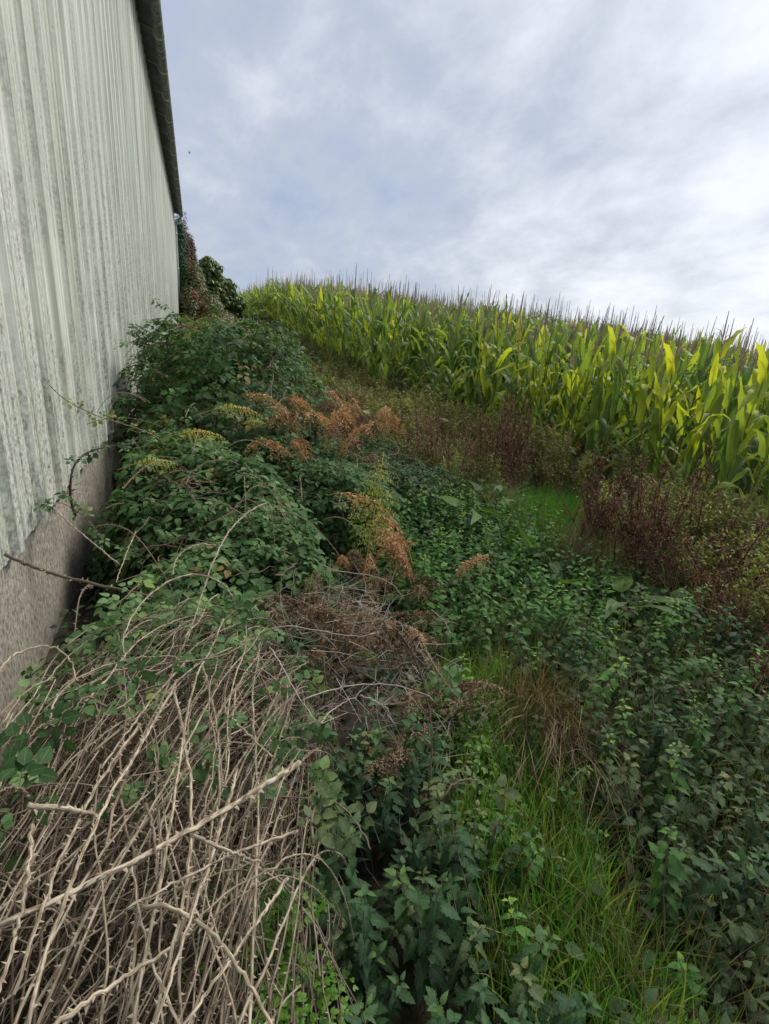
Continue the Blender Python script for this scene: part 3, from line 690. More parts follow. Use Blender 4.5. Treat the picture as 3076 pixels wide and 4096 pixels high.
def f_right():
    while 1:
        y = rnd.uniform(.2, 2.2); x = rnd.uniform(.8, 2.6)
        if x > strip(y)-.1: return x, y
grass('mixed_grass', 1500, f_right, M_grass, .12, .38, .005, 'loose green grass growing up between the nettles', 'grass', (.0, 1.0), spread=1.1)
grass('mixed_straw', 2600, f_right, M_straw, .12, .5, .0028, 'thin dry stems mixed among the nettles', 'dry stems', (.0, .8), spread=.9)
def f_band():
    while 1:
        y = rnd.uniform(1.6, 9); x = rnd.uniform(2.2, 4.4)
        if x > 2.9-.1*y and ((x-3.35)/.62)**2+((y-4.1)/.75)**2 > 1: return x, y
grass('weedy_straw', 5200, f_band, M_straw, .25, .75, .0035, 'dry tan stalks standing through the weeds before the maize', 'dry stems', (.0, .8), spread=.7)
grass('weedy_grass', 2600, f_band, M_grass, .2, .6, .006, 'coarse green grass growing through the weeds before the maize', 'grass', (.0, .9), spread=.9)

# feathery bright herb
def herb(seed, n=60, R=.16, H=.16):
    g = Geo(); r = random.Random(seed)
    l = leaf(.024, .015, 3, .1, .2); c = join([xf(l, eul(0, 0, a, (0, .012 if a == 0 else .008, 0), 1 if a == 0 else .8)) for a in (0, .9, -.9)])
    lobed = join([xf(c, eul(0, 0, a, (sin(-a)*.02, cos(a)*.02+.01, 0), .9)) for a in (0, .9, -.9, 1.9, -1.9)])
    p = rng.normal(size=(n, 3))*np.array([R*.5, R*.5, 0]); p[:, 2] = H*(1-(p[:, 0]**2+p[:, 1]**2)/(R*R*1.6))*rng.uniform(.6, 1, n)
    g.inst(lobed, frames(p, np.tile([0, 0, 1.0], (n, 1))+rdir(n)*.45, rdir(n), rng.uniform(.7, 1.2, n)), rng.random(n))
    gs = Geo()
    for q in range(0, n, 3): gs.tube([(p[q, 0]*.3, p[q, 1]*.3, 0), p[q]], .0012, 3)
    return gs.mesh('stalks', M_canelive), g.mesh('leaves', M_herb)
HV = [herb(q) for q in range(4)]
for (x, y, z, s, lab) in [(1.02, 1.72, .05, 1.2, 'bright yellow green feathery herb at the upper end of the grass strip'), (.98, 1.42, .03, 1.2, 'bright feathery herb in the middle of the grass strip'), (.92, 1.12, .02, 1.0, 'lower feathery herb in the grass strip'),
        (.10, .86, .30, .8, 'feathery green herb growing through the canes, upper one'), (.12, .70, .28, .7, 'feathery green herb growing through the canes, lower one'), (.06, .98, .30, .6, 'small feathery herb deep between the dead canes'), (.95, .42, .02, 1.0, 'feathery herb at the bottom edge of the grass strip')]:
    root = empty('feathery_herb', (x, y, Gf(x, y)+z), (0, 0, rnd.uniform(0, 6)), s); v = rnd.choice(HV)
    tag(root, lab, 'herb', 'feathery green herbs'); link('stalks', v[0], root); link('leaves', v[1], root)

# ---------------------------------------------------------------- bracken
pinule = leaf(1, .36, 2, .1, .15)
def frond(seed, Ln=.6, pairs=13, curl=1.2, el0=75, dry=0.0, wr=.33, sparse=0.0, lf=0.0):
    r = random.Random(seed); gs, gl = Geo(), Geo()
    P = np.zeros(3); pts = [P.copy()]; dirs = []; n = 20; e = radians(el0)
    for q in range(n):
        t = q/n; ee = e - curl*t**1.5*(1+dry*.2*t); d = np.array([0, cos(ee), sin(ee)]); P = P+d*Ln/n; pts.append(P.copy()); dirs.append(d)
    pts = np.array(pts); dirs.append(dirs[-1]); gs.tube(pts, np.linspace(.003, .0008, n+1), 4, c=.3)
    Ps=[];Ns=[];Ds=[];Sc=[];C=[]
    for k in range(pairs):
        t = .24+.74*k/pairs; f_ = t*n; i = int(f_); b = pts[i]+(pts[min(i+1, n)]-pts[i])*(f_-i); d = dirs[i]
        nn = np.cross(np.array([1, 0, 0]), d)
        pl = Ln*wr*(sin(min(1, (t-.1)*1.6)*pi*.5)*(1-t)**.75*1.25+.03)
        for sg in (-1, 1):
            if r.random() < sparse: continue
            pd = np.array([sg, 0, 0])*cos(.5)+d*sin(.5)+nn*r.uniform(-.1, .2)-np.array([0, 0, 1])*(.25+dry*r.uniform(.2, 1.1)); pd /= np.linalg.norm(pd)
            m_ = max(4, int(pl/.0085)); side = np.cross(pd, nn); side /= np.linalg.norm(side)
            for w in range(m_):
                s = w/m_; q0 = b+pd*pl*s+np.array([0, 0, -1])*pl*s*s*(.25+dry*.5)
                w_ = pl*(.14+.12*dry)*(1-s)**.6+.004
                for s2 in (-1, 1):
                    dd = side*s2*.9+pd*.45+rng.normal(size=3)*(.08+dry*.45)
                    Ps.append(q0); Ds.append(dd); Ns.append(nn+rng.normal(size=3)*(.15+dry*.7)); Sc.append(w_); C.append(min(1, max(0, lf+r.uniform(-.2, .2)+.35*t)))
    gl.inst(pinule, frames(np.array(Ps), np.array(Ns), np.array(Ds), np.array(Sc)), np.array(C))
    return gs, gl
def fvar(n, base, mat, smat, **k):
    o = []
    for q in range(n):
        gs, gl = frond(base+q, **k); o.append((gs.mesh('stalk', smat), gl.mesh('leaflets', mat)))
    return o
M_yst = barkmat('bracken_stalk', (.30, .25, .07), (.38, .22, .07), (.42, .20, .06))
FG = fvar(3, 700, M_fern, M_yst, Ln=.62, pairs=12, curl=1.6, el0=48, lf=.95, wr=.27, dry=.15)
FT = fvar(1, 710, M_fern, M_yst, Ln=.62, pairs=15, curl=1.35, el0=95, lf=.62, wr=.25, dry=.35, sparse=.12)
FO = fvar(6, 720, M_fernor, M_yst, Ln=.55, curl=1.5, el0=72, dry=.85, lf=.3, wr=.36, sparse=.25)
FB = fvar(6, 740, M_fernbr, M_canelive, Ln=.5, curl=1.4, el0=58, dry=1.0, lf=.3, wr=.36, sparse=.15)
FGR = fvar(3, 760, M_fern, M_yst, Ln=.4, curl=1.2, el0=55, lf=.0)
def putf(v, p, yaw, s, label, group=None, tilt=(0, 0), name='bracken_frond'):
    root = empty(name, tuple(p), (tilt[0], tilt[1], yaw), s)
    tag(root, label, 'fern frond', group); link('stalk', v[0], root); link('leaflets', v[1], root); return root
putf(FG[0], at(790, 1660, 3.9)+[0, 0, .0], -1.5, .85, 'yellow green bracken frond arching over the bramble hump, upper one', tilt=(-.35, .6))
putf(FG[1], at(640, 1760, 3.3)+[0, 0, .0], -1.5, .72, 'yellow bracken frond arching over the brambles, middle one', tilt=(-.35, .6))
putf(FG[2], at(470, 1880, 3.05)+[0, 0, .0], -1.3, .6, 'brownish yellow bracken frond nearest the shed wall', tilt=(-.35, .6))
putf(FG[1], at(950, 1700, 4.2)+[0, 0, .0], -1.4, .45, 'small yellow bracken frond right of the arching pair', tilt=(-.35, .6))
putf(FT[0], at(1450, 2330, 2.5)-[0, 0, .0], -.35, 1.15, 'tall upright yellow green bracken frond with a curled tip', tilt=(-.05, .1))
putf(FO[0], at(1650, 2240, 2.95)-[0, 0, .02], 1.2, 1.25, 'upright rusty bracken frond right of the tall green one')
for q, (px, py, d, s, yw, lab) in enumerate([(1215, 1800, 4.7, 1.0, 1.0, 'pale orange dead bracken frond, tallest in the orange clump'), (1290, 1830, 4.6, .85, -.9, 'orange dead bracken frond spreading right from the clump'),
        (1180, 1870, 4.4, .8, 2.3, 'orange dead bracken frond hanging over the bramble leaves'), (1330, 1890, 4.4, .8, -1.4, 'golden orange dead bracken frond pointing right, low in the clump'), (1240, 1900, 4.3, .65, 0.1, 'small orange dead bracken frond at the foot of the clump'),
        (1690, 2640, 2.25, .34, .5, 'single orange bracken frond above the brown heap')]):
    putf(FO[q % 6], at(px, py, d)+[0, -.05, .06], yw, s*(1.5 if q < 5 else .9), lab, tilt=(rnd.uniform(-.5, .1), rnd.uniform(-.4, .4)))
for q in range(18):
    x, y = rnd.uniform(.80, 1.45), rnd.uniform(4.3, 5.3)
    putf(rnd.choice(FO+FB[:4]), (x, y, .58+rnd.uniform(0, .35)), rnd.uniform(0, 6.3), rnd.uniform(.7, 1.2), 'faded orange dead bracken frond packed in the clump on the right flank of the hump', 'orange bracken clump', tilt=(rnd.uniform(-.8, .1), rnd.uniform(-.5, .5)))
for q in range(30):      # rusty stand left of the dock stalks
    x, y = rnd.uniform(1.2, 2.2), rnd.uniform(5.2, 8.6)
    putf(rnd.choice(FB+FO[:2]), (x, y, Gf(x, y)+.55), rnd.uniform(0, 6.3), rnd.uniform(.9, 1.5), 'brown dead bracken frond in the rusty stand behind the orange clump', 'rusty bracken beyond the orange clump')
for q in range(58):      # brown heap at the middle of the picture
    a = rnd.uniform(0, 2*pi); rr = sqrt(rnd.random()); x, y = .58+rr*.44*cos(a), 1.85+rr*.66*sin(a)
    z = .52*(1-rr*rr*.75)
    putf(rnd.choice(FB), (x, y, z+Gf(x, y)-.02), rnd.uniform(0, 6.3), rnd.uniform(.5, .85), 'withered brown bracken frond in the heap right of the dead canes', 'withered bracken heap', tilt=(rnd.uniform(-.9, .3), rnd.uniform(-.4, .4)))
for q in range(22):      # green fronds half buried in the heap
    x, y = rnd.uniform(-.15, .75), rnd.uniform(1.6, 2.7)
    putf(rnd.choice(FGR), (x, y, .42), rnd.uniform(0, 6.3), rnd.uniform(.35, .6), 'small green bracken frond between canes and brambles', 'small green bracken fronds')
for q in range(15):
    x, y = rnd.uniform(.8, 1.45), rnd.uniform(2.5, 3.2)
    putf(rnd.choice(FO+FO+FB), (x, y, Gf(x, y)+.22), rnd.uniform(0, 6.3), rnd.uniform(.6, 1.0), 'rusty bracken frond low behind the withered heap', 'rusty bracken behind the heap')

# ---------------------------------------------------------------- dock stalks and weeds
tri = [np.array([(-.5, 0, 0), (.5, 0, 0), (0, 1, .1), (0, .5, .5)]), np.zeros((0, 4), int), np.array([(0, 1, 3), (1, 2, 3), (2, 0, 3)]), np.zeros((4, 2))]
def dock(seed, H=1.15, n=900):
    r = random.Random(seed); gs, gl = Geo(), Geo(); nb = r.randint(3, 5)
    for b in range(nb):
        a = r.uniform(0, 6.28); sp = r.uniform(.06, .38); h = H*r.uniform(.6, 1)
        P = np.array([(cos(a)*sp*t*h*(1 if b else .1), sin(a)*sp*t*h*(1 if b else .1), h*t) for t in np.linspace(0, 1, 9)])+rng.normal(size=(9, 3))*.004
        gs.tube(P, np.linspace(.005, .0015, 9), 4, c=.4)
        segs = [(P[4:], 1)]
        for q in range(7):
            t = r.uniform(.4, .9); i = int(t*8); aa = r.uniform(0, 6.28); l = h*.26*(1.1-t)
            e = P[i]+np.array([cos(aa)*l*.6, sin(aa)*l*.6, l]); gs.tube([P[i], e], .0013, 3, c=.5); segs.append((np.array([P[i], e]), .5))
        for sg, w in segs:
            m_ = int(n/nb*w/3)
            t = rng.random(m_)*(len(sg)-1); i = t.astype(int); fr = (t-i)[:, None]; p = sg[i]*(1-fr)+sg[np.minimum(i+1, len(sg)-1)]*fr
            # seeds sit in whorls
            p += rdir(m_)*rng.uniform(.002, .013, (m_, 1)); gl.inst(tri, frames(p, rdir(m_), rdir(m_), rng.uniform(.006, .012, m_)), rng.random(m_))
    return gs.mesh('stem', M_canedark), gl.mesh('seed_heads', M_dock)
DV = [dock(800+q, n=1250) for q in range(7)]
def putd(x, y, s, label, group=None, tilt=(0, 0)):
    root = empty('dock_stalk', (x, y, Gf(x, y)), (tilt[0], tilt[1], rnd.uniform(0, 6.28)), s*1.2); v = rnd.choice(DV)
    # lean is applied after the spin
    root.rotation_mode = 'XYZ'
    tag(root, label, 'dock stalk', group); link('stem', v[0], root); link('seed_heads', v[1], root)
for q in range(7): putd(rnd.gauss(3.3, .3), rnd.gauss(5.3, .3), rnd.uniform(.8, 1.1), 'tall dark red dock stalk in the stand before the middle of the maize', 'dock stalks before the middle of the maize', (rnd.uniform(-.1, .1), rnd.uniform(.05, .3)))
for q in range(5): putd(rnd.gauss(2.45, .22), rnd.gauss(5.3, .3), rnd.uniform(.65, .85), 'brown red dock stalk right of the orange bracken', 'dock stalks right of the orange bracken', (rnd.uniform(-.1, .1), rnd.uniform(.1, .35)))
for q in range(6): putd(rnd.gauss(1.9, .15), rnd.gauss(7.3, .2), rnd.uniform(.6, .85), 'dark purple dock stalk near the left end of the maize', 'dock stalks near the left of the maize')
for q in range(7): putd(rnd.gauss(2.95, .14), rnd.gauss(2.95, .14), rnd.uniform(.75, 1.0), 'leaning dark dock stalk rising from the straw tuft', 'dock stalks rising from the straw tuft', (rnd.uniform(-.15, .05), rnd.uniform(.15, .35)))
for q in range(8): putd(rnd.gauss(3.15, .2), rnd.gauss(2.2, .2), rnd.uniform(.7, 1.05), 'leaning dark dock stalk near the right edge', 'dock stalks near the right edge', (rnd.uniform(-.1, .1), rnd.uniform(.45, .8)))
for q in range(7): putd(rnd.gauss(2.75, .15), rnd.gauss(1.55, .12), rnd.uniform(.4, .6), 'low dark red dock stalk lying out at the right edge', 'low dock stalks at the right edge', (rnd.uniform(-.2, .2), rnd.uniform(.5, 1.1)))

lfD = [leaf(.27, .13, 12, .10, 1.0, .58, .04, .07), leaf(.25, .11, 12, .2, .7, .6, .05, .09), leaf(.20, .12, 12, .1, 1.3, .55, .03, .07)]
def bigdock(p, n, s, label, yellow=.2, el=(-5, 45)):
    root = empty('broad_leaved_dock', tuple(p), (0, 0, 0), s); tag(root, label, 'dock plant'); gs = Geo()
    gs2 = Geo()
    for q in range(n):
        a = rnd.uniform(0, 6.28); e = radians(rnd.uniform(*el)); d = np.array([cos(a)*cos(e), sin(a)*cos(e), sin(e)]); pl = rnd.uniform(.08, .2)
        gs2.tube([(0, 0, 0), d*pl], .003, 4); g = Geo(); t = .88 if rnd.random() < yellow*.5 else rnd.uniform(0, .7)
        nn = np.array([-cos(a)*sin(e), -sin(a)*sin(e), cos(e)])+rng.normal(size=3)*.4
        g.inst(rnd.choice(lfD), frames(np.array([d*pl]), nn[None], d[None], np.array([rnd.uniform(.7, 1.1)])), np.array([t])); g.build('leaf', M_dockleaf, root)
    gs2.build('leaf_stalks', M_canelive, root)
bigdock((2.4, 2.2, .14), 15, .95, 'broad leaved dock with large wavy green leaves above the nettles', .15)
bigdock((2.75, 2.2, .12), 9, .85, 'broad leaved dock with a yellow edged leaf right of the largest dock', .3)
bigdock((2.0, 2.55, .17), 5, .8, 'small broad leaved dock with one yellow leaf in the nettle bed', .45)
bigdock((2.15, 3.8, .22), 6, .9, 'broad leaved dock with yellow leaves at the back of the nettle bed', .45)
bigdock((2.6, 4.2, .2), 6, .9, 'bluish green dock left of the grass clearing', .0)
bigdock((2.35, 2.9, .18), 6, .8, 'greyish broad leaved dock at the middle of the nettle bed', .0)
bigdock((.52, 1.02, .05), 4, .6, 'dark broad leaved dock deep among the nettles at bottom centre', .0, (20, 60))

lfw = leaf(.028, .009, 2, .1, .3)
lfw2 = leaf(.04, .014, 3, .1, .3)
def weed(seed, H=.85, n=520, base=.5, wide=.38, lf=None):
    r = random.Random(seed); gs, gl = Geo(), Geo(); Pp = []
    for b in range(r.randint(9, 13)):
        a = r.uniform(0, 6.28); sp = r.uniform(.05, wide); h = H*r.uniform(.6, 1)
        P = np.array([(cos(a)*sp*h*t**1.3, sin(a)*sp*h*t**1.3, h*t) for t in np.linspace(0, 1, 7)])+rng.normal(size=(7, 3))*.006
        gs.tube(P, np.linspace(.003, .001, 7), 3, c=r.random())
        for q in range(5):
            i = r.randint(2, 5); l = .16*h*r.uniform(.6, 1.3); aa = r.uniform(0, 6.28); e = P[i]+np.array([cos(aa)*l*.7, sin(aa)*l*.7, l*.8])
            gs.tube([P[i], e], .001, 3, c=r.random()); Pp.append((P[i], e))
        Pp.append((P[2], P[4])); Pp.append((P[4], P[6]))
    k = np.array([rng.integers(0, len(Pp)) for _ in range(n)]); A = np.array([q[0] for q in Pp])[k]; B = np.array([q[1] for q in Pp])[k]
    t = rng.random((n, 1)); p = A*(1-t)+B*t; d = rdir(n)+np.array([0, 0, .3])
    gl.inst(lf or lfw2, frames(p, rdir(n)+np.array([0, 0, .6]), d, rng.uniform(.6, 1.3, n)), np.clip(base+rng.normal(size=n)*.13, 0, 1))
    return gs.mesh('stems', M_canelive), gl.mesh('leaves', M_weed)
WG = [weed(900+q, base=.66, n=700) for q in range(4)]; WB = [weed(920+q, base=.22, n=700, H=.8, lf=lfw) for q in range(4)]
def clear(x, y): return ((x-3.35)/.62)**2+((y-4.1)/.72)**2 < 1
def putw(vs, n, area, s, label, group, ok=None):
    for q in range(n):
        x, y = rnd.uniform(area[0], area[1]), rnd.uniform(area[2], area[3])
        if clear(x, y): continue
        if ok and not ok(x, y): continue
        root = empty('brown_weed' if vs is WB else 'olive_weed', (x, y, Gf(x, y)-.02), (rnd.uniform(-.1, .1), rnd.uniform(-.1, .2), rnd.uniform(0, 6.28)), rnd.uniform(.8, 1.15)*s); v = rnd.choice(vs)
        tag(root, label, 'weed', group); link('stems', v[0], root); link('leaves', v[1], root)
putw(WG, 75, (3.5, 4.35, 2.0, 7.5), 1.0, 'olive green bushy weed along the foot of the maize', 'olive weeds at the foot of the maize')
putw(WB, 44, (3.0, 4.2, 5.0, 8.5), .95, 'reddish brown bushy weed in front of the middle of the maize', 'brown weeds before the maize')
putw(WB, 30, (1.7, 3.9, 7.0, 13), 1.0, 'brown and purple weed in the dip between hump and far maize', 'brown weeds in the dip')
putw(WG, 34, (1.9, 3.9, 6.2, 10), 1.0, 'olive weed among the brown ones in the dip beyond the hump', 'olive weeds in the dip')
putw(WG, 44, (1.9, 4.2, 7.5, 14), 1.05, 'olive green weed before the far left part of the maize', 'olive weeds before the far maize')
putw(WB, 40, (1.8, 3.4, 6.4, 10), .95, 'brown weed between the bramble hump and the maize', 'brown weeds beyond the hump')
putw(WG, 34, (2.3, 3.6, 4.9, 6.4), .7, 'low olive weed among the dock stalks', 'olive weeds among the docks')
putw(WG, 40, (3.0, 4.1, 1.5, 3.6), .85, 'olive weed under the maize near the right edge', 'olive weeds near the right edge')
putw(WB, 22, (2.9, 4.2, 1.3, 2.6), .75, 'dark brown weed near the right edge', 'brown weeds near the right edge')
putw(WG, 20, (2.4, 4.2, 14, 24), 1.25, 'distant green weed beyond the brambles beside the field', 'distant weeds beside the field')

# ---------------------------------------------------------------- dead canes
def pile(x, y):
    """top of the heap of dead canes"""
    u = ((np.asarray(x)+.12)/.66)**2+((np.asarray(y)-1.15)/1.45)**2
    h = .70*np.clip(1-np.abs(u)**1.5, 0, 1)**.5
    return h*(1-np.clip((np.asarray(x)-(.02+.2*np.asarray(y)))/.22, 0, 1)*.9)
def thorns(g, P, R, r, gap=.016):
    sg = np.linalg.norm(np.diff(P, axis=0), axis=1); tot = sg.sum(); cum = np.concatenate([[0], np.cumsum(sg)])
    s = r.uniform(0, gap); k = 0
    while s < tot:
        i = min(np.searchsorted(cum, s)-1, len(P)-2); i = max(i, 0); f_ = (s-cum[i])/(sg[i]+1e-9); p = P[i]*(1-f_)+P[i+1]*f_; t = (P[i+1]-P[i])/(sg[i]+1e-9)
        d = np.array([r.gauss(0, 1), r.gauss(0, 1), r.gauss(0, 1)]); d -= t*(d@t); d /= np.linalg.norm(d)+1e-9
        rad = R[i]; l = rad*1.25+.0035*r.uniform(.7, 1.3); a = np.cross(t, d)
        g.raw([p+t*rad*.9+d*rad*.7, p-t*rad*.9+d*rad*.7, p+a*rad*.35+d*rad*.7, p-a*rad*.35+d*rad*.7, p+d*(rad+l)-t*rad*.4], None, [(0, 2, 4), (2, 1, 4), (1, 3, 4), (3, 0, 4)], c=.0)
        s += gap*r.uniform(.5, 1.7); k += 1
def wob(P, a): 
    n = len(P); t = np.linspace(0, 1, n)[:, None]
    ph = rng.uniform(0, 6.28, 3); fq = rng.uniform(2, 5, 3)
    return P + a*np.sin(t*fq*2*pi/2+ph) + rng.normal(size=P.shape)*a*.18
def cane_path(x0, y0, x1, y1, dep, n=22, arch=0.0):
    t = np.linspace(0, 1, n); x = x0+(x1-x0)*t; y = y0+(y1-y0)*t
    z = pile(x, y)
    # keep it stiff: fit a smooth curve to the heap
    co = np.polyfit(t, z, 3); z = np.polyval(co, t)-dep+arch*np.sin(pi*t); z = np.maximum(z, .015)
    return wob(np.stack([x, y, z], 1), .009)
def cane(P, R0, label, group=None, mat=None, tint=0.0, sides=6, gap=.017):
    n = len(P); R = R0*np.linspace(1, .62, n); g = Geo(); g.tube(P, R, sides, c=tint, cap=True)
    o = P[0].copy(); g.V = [v-o for v in g.V]; ob = g.build('bramble_cane', mat or M_cane); ob.location = o
    tag(ob, label, 'bramble cane', group)
    t = Geo(); thorns(t, P, R, rnd, gap); t.V = [v-o for v in t.V]; t.build('thorns', mat or M_cane, ob, False); return ob
# fine inner tangle
g = Geo(); tg = Geo()
for q in range(1300):
    k = rnd.random()
    if k < .45:
        x0 = rnd.uniform(-.62, .30); a = rnd.gauss(.25, .40); l = rnd.uniform(.5, 1.5); y0 = rnd.uniform(.25, 1.7); x1, y1 = x0+sin(a)*l*.8, y0+cos(a)*l
    else:
        x0, y0 = rnd.uniform(-.65, .3), rnd.uniform(.3, 2.3); a = rnd.uniform(0, pi); l = rnd.uniform(.3, .8); x1, y1 = x0+cos(a)*l, y0+sin(a)*l*.6
    ex = rnd.gauss(-.02, .09); x1 = min(x1, .08+ex+.2*y1); x0 = min(x0, .06+ex+.2*y0)
    if pile((x0+x1)/2, (y0+y1)/2) < .2: continue
    P = cane_path(x0, y0, min(x1, .55), y1, rnd.uniform(.04, .6), 12); R = np.linspace(1, .6, 12)*rnd.uniform(.0010, .0030)
    g.tube(P, R, 4, c=.45+.55*rnd.random())  # inner stems coloured darker, standing in for shade deep in the heap
    if q % 2: thorns(tg, P, R, rnd, .03)
tg_o = tag(g.build('dead_bramble_tangle', M_cane), 'dense inner tangle of thin dead bramble stems by the shed', 'dead brambles', kind='stuff'); tg.build('thorns', M_cane, tg_o, False)
# countable canes of the heap
for q in range(125):
    k = rnd.random()
    if k < .50: x0 = rnd.uniform(-.60, .06); y0 = rnd.uniform(.25, 1.1); a = rnd.gauss(.32, .34); l = rnd.uniform(.7, 1.4)
    else: x0 = rnd.uniform(-.6, .0); y0 = rnd.uniform(.35, 1.7); a = rnd.gauss(1.0, .75); l = rnd.uniform(.4, .95)
    P = cane_path(x0, y0, min(x0+sin(a)*l*.9, .10+rnd.gauss(0, .1)+.2*(y0+cos(a)*l)), y0+cos(a)*l, rnd.uniform(-.03, .12), 22, rnd.uniform(-.02, .05))
    ct = rnd.random()*.75
    cane(P, rnd.uniform(.0014, .0036), ('pale' if ct < .25 else 'tan' if ct < .5 else 'dark brown')+(' dead thorny cane running up the heap towards the brambles' if k < .50 else ' dead thorny cane lying crosswise over the heap beside the shed'), 'dead canes heaped beside the shed', tint=ct)
# canes that stand out
def surf(px, py, lift):
    lo = .5
    for d in np.arange(.6, 4.5, .01):
        p = at(px, py, d)
        if p[2] < pile(p[0], p[1]) + .0: return at(px, py, d-lift-.02)
    return at(px, py, 2.2)
def spline(P, n=30):
    P = np.array(P, float); t = np.concatenate([[0], np.cumsum(np.linalg.norm(np.diff(P, axis=0), axis=1))]); t /= t[-1]
    T = np.linspace(0, 1, n)
    k = min(3, len(P)-1)
    co = [np.polyfit(t, P[:, c], k) for c in range(3)] if len(P) > 2 else [np.polyfit(t, P[:, c], 1) for c in range(3)]
    A = np.stack([np.polyval(c, T) for c in co], 1); B = np.stack([np.interp(T, t, P[:, c]) for c in range(3)], 1)
    return A*.93+B*.07 + rng.normal(size=(n, 3))*.0012
HERO = [
 ('thickest dead cane, slanting right and up across the heap', .0078, 0, [(1200,3051,1.32),(1011,3172,1.24),(758,3317,1.14),(614,3403,1.1),(419,3505,1.08),(217,3599,1.06),(-40,3720,1.05)]),
 ('long pale cane curving from the bottom left corner up to the heap top', .0052, 0, [(700,2740,1.62),(506,3080,1.33),(390,3273,1.2),(296,3512,1.08),(210,3750,1.0),(100,4130,.94)]),
 ('long grey cane running nearly straight down the middle of the heap', .0048, .1, [(694,2762,1.55),(745,3008,1.36),(769,3338,1.16),(730,3627,1.06),(679,3822,1.0),(600,4130,.95)]),
 ('long tan cane beside the straight grey one, bending left at the bottom', .0044, .1, [(950,3080,1.36),(867,3367,1.13),(773,3635,1.03),(694,3888,.97),(610,4130,.93)]),
 ('dark thorny cane hanging down behind the thickest one', .0045, .5, [(802,2647,1.7),(845,2791,1.55),(871,2950,1.42),(874,3225,1.24)]),
 ('cane arching to the lower right below the thickest one', .0045, .05, [(571,3627,1.08),(809,3700,1.02),(925,3823,1.0),(1012,3967,.98),(1100,4130,.96)]),
 ('pale cane slanting up right at the edge of the feathery herb', .0042, .0, [(1149,3512,1.2),(1012,3714,1.1),(853,3931,1.02),(720,4130,.97)]),
 ('short thick bleached cane stub at the left of the heap', .0065, .0, [(108,3223,1.15),(190,3228,1.16),(267,3237,1.17),(383,3262,1.2)]),
 ('tall arching cane rising above the heap into the bramble leaves', .0045, .2, [(1060,2010,2.5),(1000,2050,2.4),(903,2139,2.2),(843,2284,2.0),(790,2430,1.85),(745,2570,1.75)]),
 ('bow shaped cane arching at the top of the heap', .0042, .1, [(927,2404,2.0),(891,2326,1.98),(783,2296,1.95),(650,2332,1.9),(572,2410,1.85),(530,2488,1.78),(490,2620,1.7)]),
 ('small curved pale cane above the bow shaped one', .0036, .0, [(861,2181,2.3),(752,2193,2.25),(705,2240,2.2),(692,2300,2.15)]),
 ('dark brown branch leaning against the concrete base', .0085, .9, [(20,2218,2.45),(150,2272,2.35),(301,2320,2.2),(440,2348,2.1),(620,2390,2.05)]),
 ('pale straight cane slanting down from leaves near the cladding foot', .0045, .0, [(215,2030,2.85),(265,2079,2.75),(370,2170,2.6),(480,2260,2.45)]),
 ('thin bleached cane arching in front of the concrete at the left edge', .0038, .0, [(-20,2710,1.5),(72,2618,1.55),(181,2578,1.6),(267,2625,1.62),(300,2720,1.6)]),
 ('cane curving along the left side of the heap top', .0036, .2, [(202,2878,1.5),(325,2705,1.66),(506,2640,1.74),(766,2632,1.8)]),
 ('cane slanting up right across the back of the heap', .0036, .1, [(340,2806,1.55),(448,2690,1.66),(560,2560,1.82),(830,2450,1.95)]),
 ('pale cane slanting up right at the very bottom', .0044, .0, [(180,4130,.93),(350,4005,.95),(506,3902,.97),(680,3795,1.0)]),
 ('short upright dark thorny stub in the middle of the heap', .0036, .7, [(585,3216,1.18),(621,3389,1.1),(625,3515,1.06)]),
 ('grey cane slanting down left from the heap top', .0042, .2, [(759,2632,1.75),(650,2748,1.6),(520,2914,1.44),(400,3080,1.32)]),
 ('upright pale cane stick in front of the bramble leaves', .0032, .0, [(545,2125,2.7),(495,2240,2.5),(465,2330,2.35)]),
 ('dark purple stem bending down beside the withered bracken', .0065, .0, [(1600,2540,2.25),(1642,2597,2.2),(1688,2716,2.08),(1715,2829,2.0),(1728,3027,1.86),(1715,3180,1.8)]),
 ('cut tan cane end right of the crossing canes', .0042, .1, [(775,3340,1.05),(900,3400,1.08),(1050,3450,1.12)]),
 ('yellowish cane curving down below the pale leaves', .0045, .1, [(900,2850,1.55),(985,2930,1.45),(1060,3000,1.4),(1100,3035,1.36)]),
]
HERO += [('pale bent cane at the left margin of the heap', .0042, .1, [(130, 3300, 1.12), (110, 3500, 1.05), (60, 3750, .98), (-20, 4000, .93)]),
 ('brown cane fanning out left of the long pale one', .0045, .25, [(560, 2900, 1.45), (330, 3250, 1.2), (180, 3600, 1.05), (60, 3980, .95)]),
 ('slim tan cane crossing low above the feathery herb', .0036, .1, [(1190, 3330, 1.2), (950, 3410, 1.12), (760, 3500, 1.06), (500, 3640, 1.02)])]
for lab, R0, tint, pts in HERO:
    dark = 'dark purple' in lab or 'dark brown' in lab
    cane(spline([at(*p) for p in pts]), R0*.8, lab, None, M_canedark if 'dark purple' in lab else M_cane, tint, 7, .015)

